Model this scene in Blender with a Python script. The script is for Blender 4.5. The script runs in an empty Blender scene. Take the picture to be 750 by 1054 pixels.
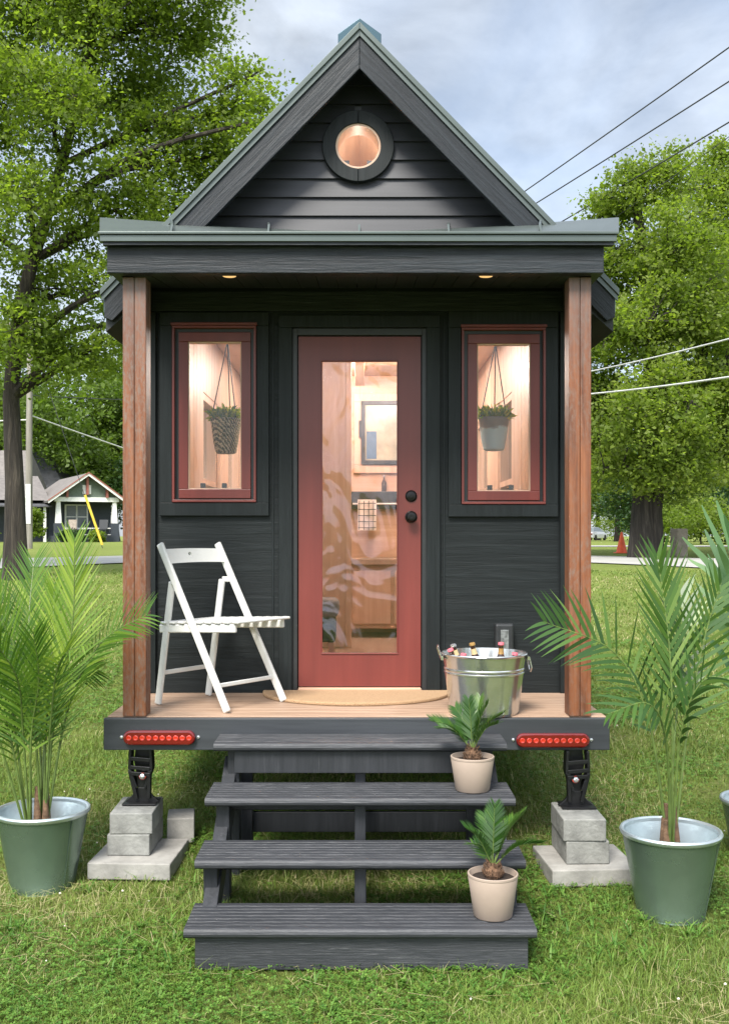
import bpy, bmesh, math, random
import numpy as np
from mathutils import Vector, Matrix, noise
R = math.radians
random.seed(7); np.random.seed(7)
S = bpy.context.scene
COL = S.collection

# ---------------------------------------------------------------- camera
EYE = 1.75; FPX = 1080.0; CX = 370.0; HY = 550.0
cam = bpy.data.cameras.new('camera'); camo = bpy.data.objects.new('camera', cam); COL.objects.link(camo)
camo.location = (0, 0, EYE); camo.rotation_euler = (R(90), 0, 0)
cam.sensor_fit = 'HORIZONTAL'; cam.sensor_width = 36; cam.lens = FPX/750*36
cam.shift_x = (375-CX)/750; cam.shift_y = (HY-527)/750
cam.clip_start = 0.05; cam.clip_end = 2000
S.camera = camo

# ---------------------------------------------------------------- world and sun
SUN_EL = 51; SUN_AZ = -160      # azimuth of the sun measured clockwise from +Y (the view direction)
w = bpy.data.worlds.new('World'); S.world = w; w.use_nodes = True
nt = w.node_tree; N = nt.nodes; L = nt.links; N.clear()
wo = N.new('ShaderNodeOutputWorld'); bg = N.new('ShaderNodeBackground'); bg.inputs[1].default_value = 0.10
sky = N.new('ShaderNodeTexSky'); sky.sky_type = 'NISHITA'; sky.sun_disc = False
sky.sun_elevation = R(SUN_EL); sky.sun_rotation = R(SUN_AZ); sky.air_density = 1.0; sky.dust_density = 1.5
tc = N.new('ShaderNodeTexCoord'); mp = N.new('ShaderNodeMapping'); mp.inputs['Scale'].default_value = (1.6, 1.6, 2.8)
mp.inputs['Location'].default_value = (0.35, 0.2, 0.4); mp.inputs['Rotation'].default_value = (0, R(12), 0)
nz = N.new('ShaderNodeTexNoise'); nz.inputs['Scale'].default_value = 2.3; nz.inputs['Detail'].default_value = 6; nz.inputs['Roughness'].default_value = .5; nz.inputs['Distortion'].default_value = .5
cr = N.new('ShaderNodeValToRGB'); cr.color_ramp.elements[0].position = .40; cr.color_ramp.elements[1].position = .66
cr.color_ramp.elements[0].color = (.55, .55, .55, 1); cr.color_ramp.elements[1].color = (.96, .96, .96, 1)
mix = N.new('ShaderNodeMix'); mix.data_type = 'RGBA'
mix.inputs['B'].default_value = (5.9, 6.6, 7.7, 1)
L.new(tc.outputs['Generated'], mp.inputs[0]); L.new(mp.outputs[0], nz.inputs['Vector']); L.new(nz.outputs['Fac'], cr.inputs[0])
L.new(cr.outputs[0], mix.inputs['Factor']); L.new(sky.outputs[0], mix.inputs['A'])
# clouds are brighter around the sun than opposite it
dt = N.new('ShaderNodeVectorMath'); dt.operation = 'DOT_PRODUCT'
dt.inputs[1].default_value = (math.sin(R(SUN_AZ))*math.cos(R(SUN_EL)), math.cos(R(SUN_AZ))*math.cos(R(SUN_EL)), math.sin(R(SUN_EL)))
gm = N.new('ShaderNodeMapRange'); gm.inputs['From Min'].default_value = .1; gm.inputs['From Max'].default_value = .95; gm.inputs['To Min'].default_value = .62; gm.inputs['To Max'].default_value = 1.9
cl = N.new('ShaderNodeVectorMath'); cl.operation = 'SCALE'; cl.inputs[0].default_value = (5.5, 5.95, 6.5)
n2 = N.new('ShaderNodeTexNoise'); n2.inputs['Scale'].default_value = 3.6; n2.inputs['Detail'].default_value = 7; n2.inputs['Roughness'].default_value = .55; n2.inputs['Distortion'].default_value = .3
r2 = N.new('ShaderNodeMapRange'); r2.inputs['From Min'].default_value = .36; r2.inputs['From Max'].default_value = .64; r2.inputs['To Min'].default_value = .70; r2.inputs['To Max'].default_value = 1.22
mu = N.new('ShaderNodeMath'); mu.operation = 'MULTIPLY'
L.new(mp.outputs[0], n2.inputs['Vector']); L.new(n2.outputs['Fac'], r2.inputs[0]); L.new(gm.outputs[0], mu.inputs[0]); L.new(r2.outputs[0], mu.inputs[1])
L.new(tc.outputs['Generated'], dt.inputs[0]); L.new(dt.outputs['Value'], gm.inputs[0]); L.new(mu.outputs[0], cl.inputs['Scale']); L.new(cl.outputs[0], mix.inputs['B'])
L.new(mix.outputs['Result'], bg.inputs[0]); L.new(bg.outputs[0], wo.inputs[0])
sl = bpy.data.lights.new('sun', 'SUN'); sl.energy = 2.9; sl.angle = R(20); sl.color = (1, .95, .87)
so = bpy.data.objects.new('sun', sl); COL.objects.link(so)
sd = Vector((math.sin(R(SUN_AZ))*math.cos(R(SUN_EL)), math.cos(R(SUN_AZ))*math.cos(R(SUN_EL)), math.sin(R(SUN_EL))))
so.rotation_euler = sd.to_track_quat('Z', 'Y').to_euler(); so.location = sd*50
vs = S.view_settings; vs.view_transform = 'Standard'; vs.look = 'None'; vs.gamma = 1; vs.exposure = 1.3; vs.use_curve_mapping = False
S.render.engine = 'CYCLES'

# ---------------------------------------------------------------- helpers
def PX(px, py, d):
    return Vector(((px-CX)*d/FPX, d, EYE-(py-HY)*d/FPX))
def root_loc(o):
    while o.parent: o = o.parent
    return Vector(o.location)
def thing(name, loc, label, cat, group=None):
    o = bpy.data.objects.new(name, None); COL.objects.link(o); o.location = loc
    o.empty_display_size = .1
    return tag(o, label, cat, group)
def tag(o, label=None, cat=None, group=None, kind=None):
    if label: o['label'] = label
    if cat: o['category'] = cat
    if group: o['group'] = group
    if kind: o['kind'] = kind
    return o
class MB:
    def __init__(s): s.v = []; s.f = []
    def add(s, vs, fs):
        b = len(s.v); s.v += [tuple(v) for v in vs]; s.f += [tuple(b+i for i in f) for f in fs]; return s
    def box(s, x0, x1, y0, y1, z0, z1):
        if x0 > x1: x0, x1 = x1, x0
        if y0 > y1: y0, y1 = y1, y0
        if z0 > z1: z0, z1 = z1, z0
        return s.add([(x0,y0,z0),(x1,y0,z0),(x1,y1,z0),(x0,y1,z0),(x0,y0,z1),(x1,y0,z1),(x1,y1,z1),(x0,y1,z1)],
              [(0,3,2,1),(4,5,6,7),(0,1,5,4),(1,2,6,5),(2,3,7,6),(3,0,4,7)])
    def rbox(s, c, size, rz=0, rx=0, ry=0):
        M = Matrix.Translation(c) @ Matrix.Rotation(rz,4,'Z') @ Matrix.Rotation(ry,4,'Y') @ Matrix.Rotation(rx,4,'X')
        a, b, h = size[0]/2, size[1]/2, size[2]/2
        p = [M @ Vector(q) for q in [(-a,-b,-h),(a,-b,-h),(a,b,-h),(-a,b,-h),(-a,-b,h),(a,-b,h),(a,b,h),(-a,b,h)]]
        return s.add(p, [(0,3,2,1),(4,5,6,7),(0,1,5,4),(1,2,6,5),(2,3,7,6),(3,0,4,7)])
    def bar(s, p0, p1, w, h, up=(0,0,1)):     # bar of section w (across) x h (along up)
        p0, p1 = Vector(p0), Vector(p1); d = (p1-p0).normalized(); u = Vector(up)
        a = d.cross(u).normalized(); u = a.cross(d).normalized()
        q = []
        for p in (p0, p1):
            for (i, j) in ((-1,-1),(1,-1),(1,1),(-1,1)): q.append(p+a*i*w/2+u*j*h/2)
        return s.add(q, [(0,1,2,3),(7,6,5,4),(0,4,5,1),(1,5,6,2),(2,6,7,3),(3,7,4,0)])
    def prism(s, poly, axis, a, b):           # poly in the other two coords, extruded along axis from a to b
        n = len(poly)
        def mk(p, t):
            if axis == 'x': return (t, p[0], p[1])
            if axis == 'y': return (p[0], t, p[1])
            return (p[0], p[1], t)
        v = [mk(p, a) for p in poly]+[mk(p, b) for p in poly]
        f = [tuple(range(n))[::-1], tuple(range(n, 2*n))]+[(i, (i+1) % n, n+(i+1) % n, n+i) for i in range(n)]
        return s.add(v, f)
    def tube(s, pts, r, n=8, cap=True):
        pts = [Vector(p) for p in pts]; m = len(pts)
        rs = r if isinstance(r, (list, tuple)) else [r]*m
        b = len(s.v); ref = None
        for i, p in enumerate(pts):
            t = (pts[min(i+1, m-1)]-pts[max(i-1, 0)])
            if t.length < 1e-9: t = Vector((0,0,1))
            t.normalize()
            if ref is None:
                ref = Vector((1,0,0)) if abs(t.x) < .8 else Vector((0,1,0))
            a = (ref-t*ref.dot(t)).normalized(); ref = a; c = t.cross(a)
            for k in range(n):
                q = 2*math.pi*k/n; s.v.append(tuple(p+(a*math.cos(q)+c*math.sin(q))*rs[i]))
        for i in range(m-1):
            for k in range(n):
                k2 = (k+1) % n; s.f.append((b+i*n+k, b+i*n+k2, b+(i+1)*n+k2, b+(i+1)*n+k))
        if cap:
            s.f.append(tuple(b+k for k in range(n))[::-1]); s.f.append(tuple(b+(m-1)*n+k for k in range(n)))
        return s
    def lathe(s, c, prof, n=48, sx=1, sy=1, tilt=None, cap=True):
        b = len(s.v); c = Vector(c)
        M = tilt if tilt else Matrix.Identity(3)
        for (r, z) in prof:
            for k in range(n):
                q = 2*math.pi*k/n; s.v.append(tuple(c+M @ Vector((r*math.cos(q)*sx, r*math.sin(q)*sy, z))))
        for i in range(len(prof)-1):
            for k in range(n):
                k2 = (k+1) % n; s.f.append((b+i*n+k, b+i*n+k2, b+(i+1)*n+k2, b+(i+1)*n+k))
        if cap and prof[0][0] > 1e-4: s.f.append(tuple(b+k for k in range(n))[::-1])
        e = len(prof)-1
        if cap and prof[e][0] > 1e-4: s.f.append(tuple(b+e*n+k for k in range(n)))
        return s
    def ring(s, x0, x1, z0, z1, w, y0, y1):   # rectangular frame in the xz plane, width w inwards
        s.box(x0, x1, y0, y1, z1-w, z1); s.box(x0, x1, y0, y1, z0, z0+w)
        s.box(x0, x0+w, y0, y1, z0+w, z1-w); s.box(x1-w, x1, y0, y1, z0+w, z1-w); return s
    def build(s, name, mat, parent=None, bevel=0, smooth=False, world=True, seg=2):
        me = bpy.data.meshes.new(name)
        off = root_loc(parent) if (parent and world) else Vector((0,0,0))
        me.from_pydata([(v[0]-off.x, v[1]-off.y, v[2]-off.z) for v in s.v], [], s.f)
        bm = bmesh.new(); bm.from_mesh(me); bmesh.ops.recalc_face_normals(bm, faces=bm.faces); bm.to_mesh(me); bm.free()
        me.materials.append(mat)
        if smooth:
            me.polygons.foreach_set('use_smooth', [True]*len(me.polygons))
            me.set_sharp_from_angle(angle=R(38))
        o = bpy.data.objects.new(name, me); COL.objects.link(o)
        if parent: o.parent = parent
        if bevel:
            md = o.modifiers.new('bevel', 'BEVEL'); md.width = bevel; md.segments = seg; md.limit_method = 'ANGLE'; md.angle_limit = R(40)
        return o
def np_mesh(name, V, F, mat, parent=None, rnd=None, smooth=False):
    V = np.asarray(V, dtype=np.float32); F = np.asarray(F, dtype=np.int32); k = F.shape[1]
    me = bpy.data.meshes.new(name); me.vertices.add(len(V)); me.vertices.foreach_set('co', V.ravel())
    me.loops.add(F.size); me.loops.foreach_set('vertex_index', F.ravel())
    me.polygons.add(len(F)); me.polygons.foreach_set('loop_start', np.arange(len(F), dtype=np.int32)*k)
    me.polygons.foreach_set('loop_total', np.full(len(F), k, dtype=np.int32))
    if smooth: me.polygons.foreach_set('use_smooth', np.ones(len(F), dtype=bool))
    me.update(calc_edges=True); me.materials.append(mat)
    if rnd is not None:
        a = me.attributes.new('rnd', 'FLOAT', 'POINT'); a.data.foreach_set('value', np.asarray(rnd, dtype=np.float32))
    o = bpy.data.objects.new(name, me); COL.objects.link(o)
    if parent: o.parent = parent
    return o
def copy_tree(o, parent=None):
    c = o.copy(); COL.objects.link(c); c.parent = parent
    for ch in list(o.children): copy_tree(ch, c)
    return c
def spline(pts, n):
    P = [Vector(p) for p in pts]; P = [P[0]*2-P[1]]+P+[P[-1]*2-P[-2]]; out = []
    m = len(P)-3
    for i in range(n):
        u = i/(n-1)*m; k = min(int(u), m-1); t = u-k; a, b, c, d = P[k:k+4]
        out.append(.5*((2*b)+(c-a)*t+(2*a-5*b+4*c-d)*t*t+(3*b-a-3*c+d)*t*t*t))
    return out

# ---------------------------------------------------------------- materials
def newmat(name):
    m = bpy.data.materials.new(name); m.use_nodes = True; n = m.node_tree
    return m, n, n.nodes['Principled BSDF']
def ramp(n, fac, cols, pos=None):
    r = n.nodes.new('ShaderNodeValToRGB'); e = r.color_ramp.elements
    pos = pos or [i/(len(cols)-1) for i in range(len(cols))]
    while len(e) < len(cols): e.new(.5)
    for i, c in enumerate(cols): e[i].position = pos[i]; e[i].color = (*c, 1)
    n.links.new(fac, r.inputs[0]); return r.outputs[0]
def texnoise(n, scale, vscale=(1,1,1), rot=(0,0,0), detail=5, rough=.55, dist=0, coord='Object', loc=(0,0,0)):
    t = n.nodes.new('ShaderNodeTexCoord'); m = n.nodes.new('ShaderNodeMapping'); z = n.nodes.new('ShaderNodeTexNoise')
    m.inputs['Scale'].default_value = vscale; m.inputs['Rotation'].default_value = rot; m.inputs['Location'].default_value = loc
    z.inputs['Scale'].default_value = scale; z.inputs['Detail'].default_value = detail; z.inputs['Roughness'].default_value = rough; z.inputs['Distortion'].default_value = dist
    src = t.outputs[coord]
    if any(rot):
        m.inputs['Rotation'].default_value = (0,0,0); m0 = n.nodes.new('ShaderNodeMapping'); m0.inputs['Rotation'].default_value = rot
        n.links.new(src, m0.inputs[0]); src = m0.outputs[0]
    n.links.new(src, m.inputs[0]); n.links.new(m.outputs[0], z.inputs['Vector']); return z.outputs['Fac']
def bump(n, b, h, strength=.3, dist=.01):
    k = n.nodes.new('ShaderNodeBump'); k.inputs['Strength'].default_value = strength; k.inputs['Distance'].default_value = dist
    n.links.new(h, k.inputs['Height']); n.links.new(k.outputs[0], b.inputs['Normal'])
def mixc(n, fac, a, b):
    x = n.nodes.new('ShaderNodeMix'); x.data_type = 'RGBA'
    for sck, v in (('Factor', fac), ('A', a), ('B', b)):
        if hasattr(v, 'is_linked'): n.links.new(v, x.inputs[sck])
        elif isinstance(v, tuple): x.inputs[sck].default_value = (*v, 1)
        else: x.inputs[sck].default_value = v
    return x.outputs['Result']
def simple(name, col, rough=.5, metal=0, var=.15, scale=8, bs=0, bd=.005, coat=0):
    m, n, b = newmat(name)
    f = texnoise(n, scale)
    lo = tuple(c*(1-var) for c in col); hi = tuple(min(1, c*(1+var)) for c in col)
    n.links.new(ramp(n, f, [lo, hi], [.3, .7]), b.inputs['Base Color'])
    b.inputs['Roughness'].default_value = rough; b.inputs['Metallic'].default_value = metal; b.inputs['Coat Weight'].default_value = coat
    if bs: bump(n, b, texnoise(n, scale*3), bs, bd)
    return m
AX = {'x': (.06, 1, 1), 'y': (1, .06, 1), 'z': (1, 1, .06)}
def wood(name, cols, axis='x', rot=(0,0,0), scale=40, rough=.55, bs=.35, bd=.003, wear=None, spec=.5, knots=False, worn=.62):
    m, n, b = newmat(name)
    g = texnoise(n, scale, AX[axis], rot, detail=8, rough=.65, dist=.6)
    g2 = texnoise(n, 3, tuple(1 if a > .5 else .3 for a in AX[axis]), rot, detail=4, loc=(3,1,7))
    c = ramp(n, g, cols, [.3+.4*i/(len(cols)-1) for i in range(len(cols))])
    c2 = mixc(n, ramp(n, g2, [(0,0,0),(1,1,1)], [.35,.7]), c, tuple(x*.72 for x in cols[-1]))
    mm = n.nodes.new('ShaderNodeMath'); mm.operation = 'MULTIPLY'; mm.inputs[1].default_value = .55
    n.links.new(ramp(n, g2, [(0,0,0),(1,1,1)], [.35,.7]), mm.inputs[0])
    c2 = mixc(n, mm.outputs[0], c, tuple(x*.8 for x in cols[0]))
    if wear:
        s1 = texnoise(n, scale*.9, tuple(1 if a > .5 else .025 for a in AX[axis]), rot, detail=7, rough=.8, loc=(9,2,4))
        c2 = mixc(n, ramp(n, s1, [(0,0,0),(1,1,1)], [worn, worn+.13]), c2, wear)
    n.links.new(c2, b.inputs['Base Color']); b.inputs['Roughness'].default_value = rough
    b.inputs['Specular IOR Level'].default_value = spec
    bump(n, b, g, bs, bd); return m
BK = [(.0035,.006,.0065),(.008,.0115,.0125),(.015,.020,.0215)]
BK2 = [(.004,.006,.009),(.011,.015,.020),(.026,.033,.041)]
M = {}
M['black_z'] = wood('black_plywood', BK, 'x', scale=30, bs=.8, bd=.005, rough=.6, wear=(.026,.034,.036), spec=.3)
M['black_trim_z'] = wood('black_trim_upright', BK, 'z', scale=34, bs=.7, bd=.004, wear=(.025,.032,.034), spec=.3)
M['black_x'] = wood('black_beam', BK2, 'x', scale=60, bs=.9, bd=.005, wear=(.06,.072,.085), rough=.5, spec=.35)
M['rake_l'] = wood('black_rake_left', BK2, 'x', rot=(0, R(46), 0), scale=55, bs=.9, bd=.005, wear=(.055,.066,.08), rough=.5, spec=.35)
M['rake_r'] = wood('black_rake_right', BK2, 'x', rot=(0, R(-46), 0), scale=55, bs=.9, bd=.005, wear=(.055,.066,.08), rough=.5, spec=.35)
M['siding'] = wood('black_lap_siding', [(.019,.020,.025),(.025,.026,.032),(.033,.034,.041)], 'x', scale=16, bs=.2, bd=.002, rough=.42)
M['black_side'] = wood('black_side_wall', BK, 'y', scale=26, bs=.6, bd=.004)
M['step'] = wood('step_paint', [(.022,.024,.028),(.038,.040,.046),(.062,.064,.070)], 'x', scale=150, bs=.8, bd=.003, wear=(.17,.17,.175), rough=.5, worn=.575)
M['step_z'] = wood('step_leg_paint', [(.012,.014,.017),(.022,.024,.029),(.036,.038,.044)], 'z', scale=34, bs=.6, bd=.003, wear=(.09,.09,.092), rough=.55)
M['fascia'] = wood('deck_fascia', [(.022,.025,.03),(.034,.038,.044),(.045,.05,.057)], 'x', scale=20, bs=.3, bd=.002, wear=(.08,.085,.09), rough=.5, worn=.66)
def post_mat():
    m, n, b = newmat('stained_post')
    g = texnoise(n, 30, (1,1,.05), detail=8, rough=.7, dist=.4)
    c = ramp(n, g, [(.06,.018,.007),(.17,.055,.020),(.27,.10,.04)], [.3,.5,.72])
    s = texnoise(n, 60, (1,1,.35), detail=8, rough=.8); p = texnoise(n, 2.2, (1,1,.6), detail=3, loc=(4,4,4))
    mu = n.nodes.new('ShaderNodeMath'); mu.operation = 'MULTIPLY'
    n.links.new(ramp(n, s, [(0,0,0),(1,1,1)], [.46,.62]), mu.inputs[0]); n.links.new(ramp(n, p, [(.1,)*3,(1,1,1)], [.35,.62]), mu.inputs[1])
    c2 = mixc(n, mu.outputs[0], c, (.17,.125,.10))
    # greyer towards the weathered top end of the post
    t = n.nodes.new('ShaderNodeTexCoord'); sx = n.nodes.new('ShaderNodeSeparateXYZ'); n.links.new(t.outputs['Object'], sx.inputs[0])
    add = n.nodes.new('ShaderNodeMath'); add.operation = 'MULTIPLY_ADD'; add.inputs[1].default_value = .8; n.links.new(s, add.inputs[0]); n.links.new(sx.outputs['Z'], add.inputs[2])
    top = ramp(n, add.outputs[0], [(0,0,0),(.6,.6,.6)], [.0,1]); r = n.nodes[-1]
    mr = n.nodes.new('ShaderNodeMapRange'); mr.inputs['From Min'].default_value = 2.9; mr.inputs['From Max'].default_value = 3.6; mr.inputs['To Max'].default_value = .8
    n.links.new(add.outputs[0], mr.inputs[0]); c3 = mixc(n, mr.outputs[0], c2, (.11,.09,.085))
    n.links.new(c3, b.inputs['Base Color']); b.inputs['Roughness'].default_value = .5; bump(n, b, g, .7, .004); return m
M['post'] = post_mat()
def deck_mat():
    m, n, b = newmat('deck_boards')
    g = texnoise(n, 30, (.07,1,1), detail=8, rough=.65, dist=.5)
    c = ramp(n, g, [(.22,.135,.085),(.36,.24,.165),(.46,.33,.24)], [.3,.5,.75])
    t = n.nodes.new('ShaderNodeTexCoord'); sx = n.nodes.new('ShaderNodeSeparateXYZ'); n.links.new(t.outputs['Object'], sx.inputs[0])
    q = n.nodes.new('ShaderNodeMath'); q.operation = 'DIVIDE'; q.inputs[1].default_value = .135; n.links.new(sx.outputs['Y'], q.inputs[0])
    fl = n.nodes.new('ShaderNodeMath'); fl.operation = 'FLOOR'; n.links.new(q.outputs[0], fl.inputs[0])
    wn = n.nodes.new('ShaderNodeTexWhiteNoise'); wn.noise_dimensions = '1D'; n.links.new(fl.outputs[0], wn.inputs['W'])
    hs = n.nodes.new('ShaderNodeHueSaturation'); n.links.new(c, hs.inputs['Color'])
    mr = n.nodes.new('ShaderNodeMapRange'); mr.inputs['To Min'].default_value = .82; mr.inputs['To Max'].default_value = 1.15; n.links.new(wn.outputs['Value'], mr.inputs[0]); n.links.new(mr.outputs[0], hs.inputs['Value'])
    n.links.new(hs.outputs[0], b.inputs['Base Color']); b.inputs['Roughness'].default_value = .6; bump(n, b, g, .3, .002); return m
M['deck'] = deck_mat()
M['red'] = wood('red_paint', [(.135,.025,.020),(.16,.030,.024),(.185,.036,.028)], 'z', scale=12, bs=.12, bd=.001, rough=.38)
M['pine'] = wood('pine', [(.50,.31,.21),(.60,.40,.29),(.68,.49,.38)], 'z', scale=14, bs=.1, rough=.45)
M['pine_x'] = wood('pine_x', [(.48,.29,.19),(.58,.37,.25),(.66,.46,.33)], 'x', scale=14, bs=.1, rough=.45)
M['pine_y'] = wood('pine_y', [(.58,.36,.23),(.72,.50,.33),(.80,.60,.43)], 'y', scale=14, bs=.1, rough=.45)
M['floor_in'] = wood('inner_floor', [(.30,.20,.15),(.38,.27,.21),(.45,.34,.27)], 'y', scale=14, rough=.4)
M['metal_roof'] = simple('roof_metal', (.14,.18,.18), .33, .55, .12, 3)
M['drip'] = simple('drip_edge', (.08,.098,.092), .38, .4, .08, 4)
M['roof_blue'] = simple('ridge_metal', (.05,.09,.11), .28, .6, .15, 3)
M['steel'] = simple('black_steel', (.012,.012,.013), .35, .3, .3, 20, .2, .002)
M['darkmetal'] = simple('dark_bronze', (.014,.013,.013), .3, .6, .2, 20)
M['plastic_black'] = simple('black_plastic', (.02,.022,.024), .4, 0, .1, 20)
M['rubber'] = simple('rubber', (.012,.012,.012), .8, 0, .3, 20, .5, .005)
M['white'] = simple('white_paint', (.60,.595,.57), .38, 0, .06, 6, .08, .002)
M['concrete'] = simple('concrete', (.22,.22,.205), .9, 0, .28, 14, .8, .006)
M['concrete_b'] = simple('concrete_slab', (.27,.26,.24), .9, 0, .25, 9, .8, .006)
def galv(name, col, rough=.22, metal=.9, sc=14):
    m, n, b = newmat(name)
    t = n.nodes.new('ShaderNodeTexCoord'); v = n.nodes.new('ShaderNodeTexVoronoi'); v.inputs['Scale'].default_value = sc*3; n.links.new(t.outputs['Object'], v.inputs['Vector'])
    c = ramp(n, v.outputs['Color'], [tuple(x*.93 for x in col), col], [.2,.8]); n.links.new(c, b.inputs['Base Color'])
    f = texnoise(n, sc); rr = n.nodes.new('ShaderNodeMapRange'); rr.inputs['To Min'].default_value = rough*.8; rr.inputs['To Max'].default_value = rough*1.35
    n.links.new(f, rr.inputs[0]); n.links.new(rr.outputs[0], b.inputs['Roughness']); b.inputs['Metallic'].default_value = metal
    bump(n, b, texnoise(n, 5), .25, .01); return m
M['galv'] = galv('galvanised', (.62,.62,.60), .16)
M['galv_rim'] = galv('galvanised_rim', (.55,.62,.64), .3, .75)
M['pot_green'] = galv('green_galvanised', (.17,.235,.18), .24, .75, 6)
M['pot_tan'] = simple('tan_clay', (.32,.25,.20), .75, 0, .06, 10, .15, .002)
M['soil'] = simple('soil', (.035,.022,.015), .95, 0, .5, 60, 1, .02)
M['caudex'] = simple('caudex', (.12,.065,.035), .9, 0, .6, 50, 1, .01)
M['stem_brown'] = simple('stem_base', (.13,.075,.04), .8, 0, .5, 30, .8, .005)
def coir():
    m, n, b = newmat('coir'); f = texnoise(n, 260, detail=4); c = ramp(n, f, [(.2,.11,.05),(.42,.27,.15),(.55,.38,.23)], [.3,.5,.7])
    n.links.new(c, b.inputs['Base Color']); b.inputs['Roughness'].default_value = 1; bump(n, b, f, 1, .006); return m
M['coir'] = coir()
def lens_mat():
    m, n, b = newmat('red_lens'); b.inputs['Base Color'].default_value = (.13,.004,.005,1); b.inputs['Roughness'].default_value = .15
    b.inputs['Coat Weight'].default_value = .6; return m
M['lens'] = lens_mat()
M['lens_hot'] = simple('lens_reflector', (.48,.022,.010), .2, 0, .1, 5, coat=1)
def glass(name, wavy=0, ws=4, tint=(1,1,1), refl=1.0):
    m = bpy.data.materials.new(name); m.use_nodes = True; n = m.node_tree; n.nodes.clear()
    o = n.nodes.new('ShaderNodeOutputMaterial'); mx = n.nodes.new('ShaderNodeMixShader'); tr = n.nodes.new('ShaderNodeBsdfTransparent'); gl = n.nodes.new('ShaderNodeBsdfGlossy')
    fr = n.nodes.new('ShaderNodeFresnel'); fr.inputs[0].default_value = 1.5
    mu = n.nodes.new('ShaderNodeMath'); mu.operation = 'MULTIPLY'; mu.inputs[1].default_value = refl; mu.use_clamp = True
    tr.inputs[0].default_value = (*tint, 1); gl.inputs['Roughness'].default_value = .01
    n.links.new(fr.outputs[0], mu.inputs[0]); n.links.new(mu.outputs[0], mx.inputs[0]); n.links.new(tr.outputs[0], mx.inputs[1]); n.links.new(gl.outputs[0], mx.inputs[2]); n.links.new(mx.outputs[0], o.inputs[0])
    if wavy:
        f = texnoise(n, ws, (1,1,.6), detail=2, dist=1.8); k = n.nodes.new('ShaderNodeBump'); k.inputs['Strength'].default_value = wavy; k.inputs['Distance'].default_value = .05
        n.links.new(f, k.inputs['Height']); n.links.new(k.outputs[0], gl.inputs['Normal']); n.links.new(k.outputs[0], fr.inputs['Normal'])
    return m
M['glass'] = glass('window_glass', .04, 3, refl=.6)
M['film'] = glass('film_covered_glass', .8, 2.6, (.98,.94,.95), 1.25)
M['bottle'] = simple('brown_glass', (.035,.014,.006), .08, 0, .1, 5, coat=1)
M['label'] = simple('bottle_label', (.55,.42,.22), .5)
M['gold'] = simple('gold_foil', (.55,.33,.12), .3, .5)
M['pink'] = simple('pink_cap', (.72,.16,.20), .35)
M['silver'] = simple('silver_cap', (.6,.6,.62), .25, .8)
M['towel'] = simple('towel_cloth', (.75,.68,.62), .9)
M['towel_line'] = simple('towel_stripe', (.05,.05,.06), .9)
M['grey_cloth'] = simple('grey_cloth', (.25,.24,.26), .9, 0, .2, 20, .4)
M['dark_green'] = simple('dark_green_fabric', (.03,.06,.035), .8)
M['blue'] = simple('blue_panel', (.06,.12,.2), .5)
M['paper'] = simple('pale_panel', (.75,.74,.72), .7)
def lamp_mat(name, col, st):
    m, n, b = newmat(name); b.inputs['Base Color'].default_value = (*col, 1); b.inputs['Emission Color'].default_value = (*col, 1); b.inputs['Emission Strength'].default_value = st; return m
M['lamp'] = lamp_mat('warm_lamp', (1,.78,.5), 6)
M['lamp_can'] = lamp_mat('soffit_lamp', (1,.62,.25), .35)
def leaf(name, cols, pos=None, rough=.5, trans=.35, tcol=(1.3,1.45,.5)):
    m, n, b = newmat(name); out = n.nodes['Material Output']
    at = n.nodes.new('ShaderNodeAttribute'); at.attribute_name = 'rnd'
    c = ramp(n, at.outputs['Fac'], cols, pos)
    n.links.new(c, b.inputs['Base Color']); b.inputs['Roughness'].default_value = rough; b.inputs['Specular IOR Level'].default_value = .35
    t = n.nodes.new('ShaderNodeBsdfTranslucent'); v = n.nodes.new('ShaderNodeVectorMath'); v.operation = 'MULTIPLY'; v.inputs[1].default_value = tcol
    n.links.new(c, v.inputs[0]); n.links.new(v.outputs[0], t.inputs[0])
    mx = n.nodes.new('ShaderNodeMixShader'); mx.inputs[0].default_value = trans
    n.links.new(b.outputs[0], mx.inputs[1]); n.links.new(t.outputs[0], mx.inputs[2]); n.links.new(mx.outputs[0], out.inputs[0]); return m
M['leaf_left'] = leaf('leaf_elm', [(.09,.135,.025),(.16,.22,.042),(.23,.29,.06),(.32,.36,.11)], [0,.45,.85,1], trans=.64)
M['leaf_oak'] = leaf('leaf_oak', [(.09,.135,.025),(.16,.22,.04),(.23,.285,.06),(.30,.34,.10)], [0,.4,.8,1], trans=.6)
M['leaf_far'] = leaf('leaf_far', [(.06,.10,.018),(.10,.16,.025),(.15,.21,.04)], trans=.45)
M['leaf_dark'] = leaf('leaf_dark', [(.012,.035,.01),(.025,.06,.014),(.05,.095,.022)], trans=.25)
M['palm'] = leaf('palm_leaf', [(.020,.058,.009),(.055,.125,.015),(.12,.21,.022),(.25,.34,.05)], [0,.4,.75,1], rough=.32, trans=.28)
M['palm_cool'] = leaf('palm_leaf_cool', [(.016,.045,.010),(.032,.080,.016),(.068,.135,.024),(.16,.23,.06)], [0,.4,.8,1], rough=.32, trans=.2)
M['sago'] = leaf('sago_leaf', [(.018,.055,.010),(.035,.095,.014),(.085,.15,.018)], rough=.35, trans=.2)
M['strap'] = leaf('strap_leaf', [(.05,.12,.045),(.09,.18,.07),(.16,.26,.12)], rough=.4, trans=.25)
M['herb'] = leaf('herb_leaf', [(.08,.16,.015),(.22,.30,.025),(.55,.50,.08)], trans=.3)
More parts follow.
